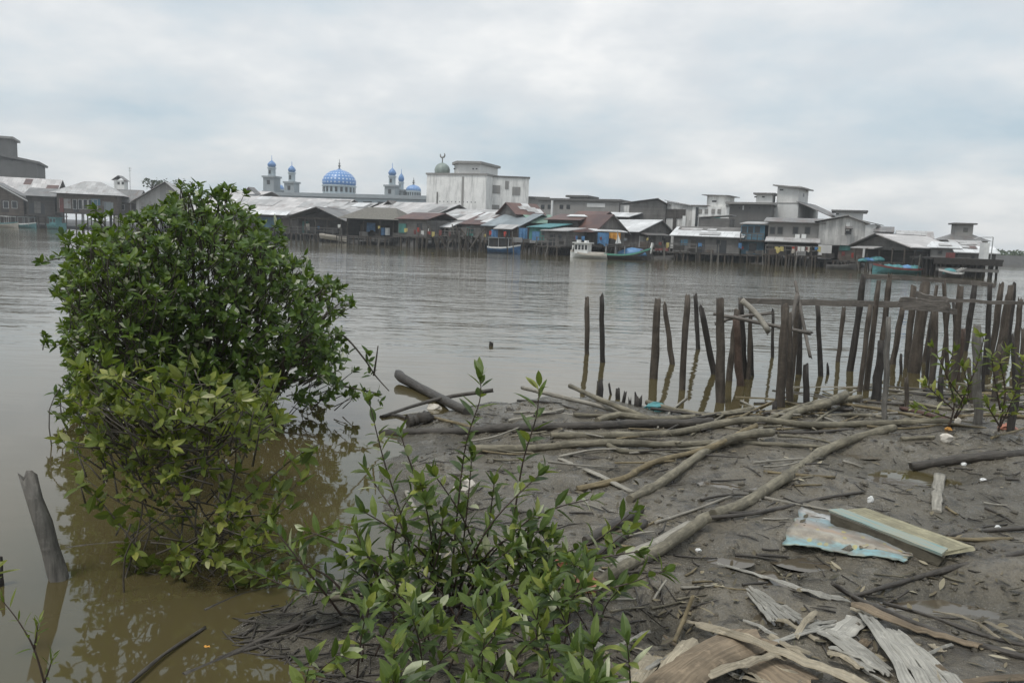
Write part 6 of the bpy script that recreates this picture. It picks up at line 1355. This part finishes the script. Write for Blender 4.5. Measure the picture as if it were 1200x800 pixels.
extra(b1, [(95, 400), (70, 404), (48, 404)], 8.0, [(52, 403, 5), (64, 404, 4), (75, 405, 4), (58, 410, 3)], rad=.006); extra(b1, [(90, 300), (70, 303), (46, 308)], 8.1, [(48, 308, 6), (58, 304, 5), (70, 302, 6)], rad=.006)
extra(b1, [(110, 372), (84, 352), (66, 346)], 8.1, [(66, 347, 4), (74, 350, 4), (85, 362, 4)], rad=.006); extra(b1, [(100, 350), (80, 330), (66, 322)], 8.1, [(66, 322, 4), (74, 328, 4)], rad=.006)
OUT2 = [(92, 462), (108, 430), (140, 420), (165, 436), (185, 446), (215, 444), (250, 450), (300, 456), (328, 468), (330, 500), (312, 520), (280, 535), (285, 570), (320, 598), (328, 640), (300, 668), (250, 690), (205, 678), (150, 652), (142, 612), (172, 582), (138, 562), (96, 528), (66, 496)]
OUT2b = [(120, 470), (150, 440), (185, 450), (205, 445), (235, 452), (248, 480), (262, 520), (262, 560), (240, 580), (190, 575), (160, 540), (110, 505)]
b2 = bush('mangrove_shrub', 'yellow-green young mangrove shrub in the water before the dark bush', OUT2, (236, 692), 4.35, .42, 310, (4, 7), .068, .034, 'leaf_young', lambda: random.betavariate(2.2, 2.0) * .94, .05, 13, .12, .006, .04)
for pts, spec in [([(150, 560, 4.35), (140, 470, 4.35), (128, 415, 4.35)], 6), ([(200, 560, 4.35), (190, 470, 4.35), (186, 428, 4.35)], 6), ([(240, 560, 4.35), (250, 480, 4.35), (262, 436, 4.35)], 6), ([(260, 600, 4.3), (300, 500, 4.3), (322, 452, 4.3)], 6), ([(180, 560, 4.3), (120, 500, 4.3), (68, 486, 4.3)], 6), ([(160, 640, 4.2), (120, 590, 4.2), (90, 566, 4.2)], 4), ([(240, 680, 4.2), (300, 620, 4.2), (342, 590, 4.2)], 5), ([(160, 500, 4.4), (110, 450, 4.4), (84, 425, 4.4)], 6), ([(250, 680, 4.2), (330, 640, 4.1), (395, 618, 4.0)], 5), ([(250, 670, 4.2), (320, 600, 4.2), (352, 560, 4.2)], 5), ([(240, 690, 4.1), (300, 680, 4.0), (350, 668, 3.95)], 5), ([(230, 680, 4.2), (170, 670, 4.1), (140, 650, 4.1)], 5), ([(270, 600, 4.3), (340, 540, 4.3), (375, 520, 4.3)], 4), ([(210, 520, 4.4), (215, 450, 4.4), (224, 412, 4.4)], 6)]:
    extra(b2, [p[:2] for p in pts], pts[0][2], [(pts[0][0] + (pts[-1][0] - pts[0][0]) * q + R(-6, 6), pts[0][1] + (pts[-1][1] - pts[0][1]) * q + R(-4, 4), 4) for q in (.35, .5, .62, .74, .85, .95)], 'leaf_young', .005)
OUT3 = [(150, 460), (210, 448), (260, 455), (330, 465), (335, 500), (300, 530), (240, 520), (180, 520)]
b3 = bush('mangrove_shrub', 'narrow-leaved pale shrub between the dark bush and the young one', OUT3, (240, 560), 5.6, .4, 130, (5, 8), .085, .026, 'leaf_young', lambda: random.betavariate(1.8, 3) * .9, .05, 10, 0, .006)

def sapling(name, label, stems, lm, leafL, leafW, gap, rad=.006, tint=None, seg=3, start=.25):
    """stems: list of [(px, py, Y) ...]; leaves set in pairs up each stem"""
    tint = tint or (lambda: random.betavariate(1.3, 1.5) * .94 if random.random() > .05 else R(.95, 1))  # a few leaves take the palest tint, underside and painted gloss
    b0 = W(*stems[0][0]); b0.z = max(H1(b0.x, b0.y), 0); r = empty(name, b0, 0, label, 'sapling'); mb = MB()
    for st in stems:
        P = [W(*p) - b0 for p in st]; S = smooth_path(P, 6); k = len(S)
        MB().tube(S, [rad * (1.1 - .75 * i / k) for i in range(k)], 6).build('stem', M['stem'], r, True)
        Ltot = sum((S[i + 1] - S[i]).length for i in range(k - 1)); acc = 0; nxt = Ltot * start; side = 0
        for i in range(k - 1):
            t = S[i + 1] - S[i]; l = t.length
            while acc + l > nxt:
                p = S[i].lerp(S[i + 1], (nxt - acc) / max(l, 1e-6)); t_ = t.normalized(); sd = t_.orthogonal().normalized(); q_ = t_.cross(sd); side += PI / 2 + R(-.4, .4)
                for s2 in (0, PI):
                    o_ = sd * math.cos(side + s2) + q_ * math.sin(side + s2); kk = R(.6, 1.25); d = t_ * math.cos(kk) + o_ * math.sin(kk) + Vector((0, 0, R(-.2, .15)))
                    if random.random() < .93: mb.leaf(p + o_ * .004, d, t_ * .5 + Vector((R(-.4, .4), R(-.4, .4), 1)) - o_ * .25, leafL * R(.42, 1.28), leafW * R(.55, 1.15), tint(), R(0, .35), R(.1, .45), seg)
                nxt += gap * R(.7, 1.3)
            acc += l
        rosette(mb, S[-1], S[-1] - S[-2], random.randint(3, 5), leafL * .8, leafW * .85, tint, seg, (.25, .8))
    mb.build('leaves', M[lm], r); return r
Yc = 3.75
OUT4 = [(70, 300), (120, 280), (190, 300), (215, 360), (200, 420), (215, 470), (150, 500), (80, 498), (62, 470), (80, 420), (70, 380), (60, 340)]
b4 = bush('mangrove_bush', 'mid-green leafy bush against the left flank of the big dark one', OUT4, (150, 505), 7.0, .35, 260, (5, 8), .08, .036, 'leaf_dark', lambda: .35 + .57 * random.betavariate(2.4, 2), .1, 8, .1, .006, .03)
side_stems = []
for k in range(14):
    x0, y0 = R(500, 640), R(690, 745); x1, y1 = x0 + R(-120, 150), R(545, 690); side_stems.append([(x0, y0, Yc), (x0 + (x1 - x0) * .4, y0 + (y1 - y0) * .6, Yc - R(0, .15)), (x1, y1, Yc - R(-.1, .3))])
sapling('mangrove_sapling', 'tall slender green sapling with red stems on the mud at centre', [
    [(586, 738, Yc), (598, 640, Yc), (612, 545, Yc), (628, 490, Yc), (632, 455, Yc)], [(525, 735, Yc), (528, 690, Yc), (536, 600, Yc), (546, 520, Yc), (562, 470, Yc), (563, 443, Yc)],
    [(538, 735, Yc), (540, 670, Yc), (548, 590, Yc), (553, 535, Yc)], [(586, 738, Yc), (625, 695, Yc - .1), (680, 660, Yc - .15), (735, 648, Yc - .2), (752, 646, Yc - .2)],
    [(586, 738, Yc), (610, 700, Yc), (650, 655, Yc), (700, 632, Yc), (740, 600, Yc)], [(598, 640, Yc), (640, 600, Yc), (690, 585, Yc + .1)], [(536, 640, Yc), (500, 590, Yc), (480, 540, Yc), (470, 510, Yc)],
    [(600, 690, Yc), (650, 690, Yc - .2), (710, 690, Yc - .3), (780, 668, Yc - .3)], [(586, 738, Yc), (570, 660, Yc), (575, 600, Yc), (580, 560, Yc)], [(540, 700, Yc), (580, 640, Yc - .1), (640, 620, Yc - .1)]] + side_stems, 'leaf_sap', .108, .039, .05, start=.3)
sapling('mangrove_sapling', 'low spreading sapling with arching stems left of the tall one', [
    [(520, 735, 3.6), (460, 705, 3.6), (400, 695, 3.6), (345, 690, 3.6), (290, 665, 3.6)], [(520, 735, 3.6), (475, 680, 3.7), (474, 620, 3.75), (450, 540, 3.8), (432, 468, 3.8)], [(475, 740, 3.6), (440, 690, 3.6), (400, 640, 3.6), (360, 622, 3.6)],
    [(480, 740, 3.6), (460, 660, 3.6), (470, 600, 3.6), (490, 570, 3.6)], [(430, 730, 3.6), (390, 680, 3.6), (355, 660, 3.6), (325, 640, 3.55)], [(480, 730, 3.6), (510, 660, 3.6), (520, 600, 3.6)], [(400, 720, 3.6), (360, 668, 3.5), (320, 618, 3.5)], [(460, 705, 3.6), (430, 650, 3.55), (415, 620, 3.55)]], 'leaf_sap', .108, .039, .047, start=.25)
st = []
for k in range(46):
    px = R(350, 745); py = R(755, 900); Y = max(2.35, G(px, py, .2).y); lean = R(-60, 60); h_ = R(40, 95)
    st.append([(px, py, Y), (px + lean * .4, py - h_ * .6, Y), (px + lean, py - h_, Y - .03)])
sapling('leafy_undergrowth', 'dense low leafy shoots filling the bottom centre of the view', st, 'leaf_sap', .105, .038, .042, .004, start=.3)
st = []
for k in range(26):
    px = R(440, 720); py = R(690, 760); Y = G(px, py, .15).y; lean = R(-70, 70); h_ = R(40, 100)
    st.append([(px, py, Y), (px + lean * .4, py - h_ * .6, Y), (px + lean, py - h_, Y - .03)])
sapling('leafy_undergrowth', 'loose leafy shoots around the feet of the tall sapling', st, 'leaf_sap', .11, .042, .05, .004, start=.3)
sapling('mangrove_sapling', 'small sapling growing among the crowded piles at right', [
    [(1112, 500, 8.0), (1118, 470, 8.0), (1105, 430, 8.0), (1092, 405, 8.0)], [(1118, 490, 8.0), (1140, 440, 8.0), (1152, 400, 8.0), (1148, 392, 8.0)], [(1118, 480, 8.0), (1095, 460, 8.0), (1085, 450, 8.0)], [(1120, 490, 8.0), (1135, 460, 8.0), (1128, 430, 8.0)], [(1115, 490, 8.0), (1085, 480, 8.0), (1072, 476, 8.0)], [(1130, 470, 8.0), (1110, 440, 8.0), (1118, 412, 8.0)]], 'leaf_young', .12, .05, .055, .008, start=.2)
sapling('mangrove_sapling', 'small leafy sapling at the right edge in front of the piles', [
    [(1170, 505, 7.4), (1178, 460, 7.4), (1172, 420, 7.4), (1180, 410, 7.4)], [(1172, 500, 7.4), (1190, 460, 7.4), (1200, 420, 7.4)], [(1172, 500, 7.4), (1160, 480, 7.4), (1155, 470, 7.4)], [(1178, 490, 7.4), (1195, 480, 7.4), (1210, 470, 7.4)], [(1172, 480, 7.4), (1165, 440, 7.4), (1162, 415, 7.4)]], 'leaf_young', .12, .05, .055, .008, start=.2)
sapling('shoot', 'thin grassy shoot rising at the lower left corner', [[(52, 800, 3.0), (40, 760, 3.0), (22, 728, 3.0), (0, 700, 3.0)], [(40, 760, 3.0), (45, 730, 3.0)], [(52, 800, 3.0), (62, 770, 3.0)]], 'leaf_young', .07, .012, .05, .004, lambda: R(.1, .6))
sapling('shoot', 'leaf tip poking in at the left edge', [[(-22, 700, 3.3), (-14, 680, 3.3), (-4, 664, 3.3)]], 'leaf_young', .09, .03, .03, .004)
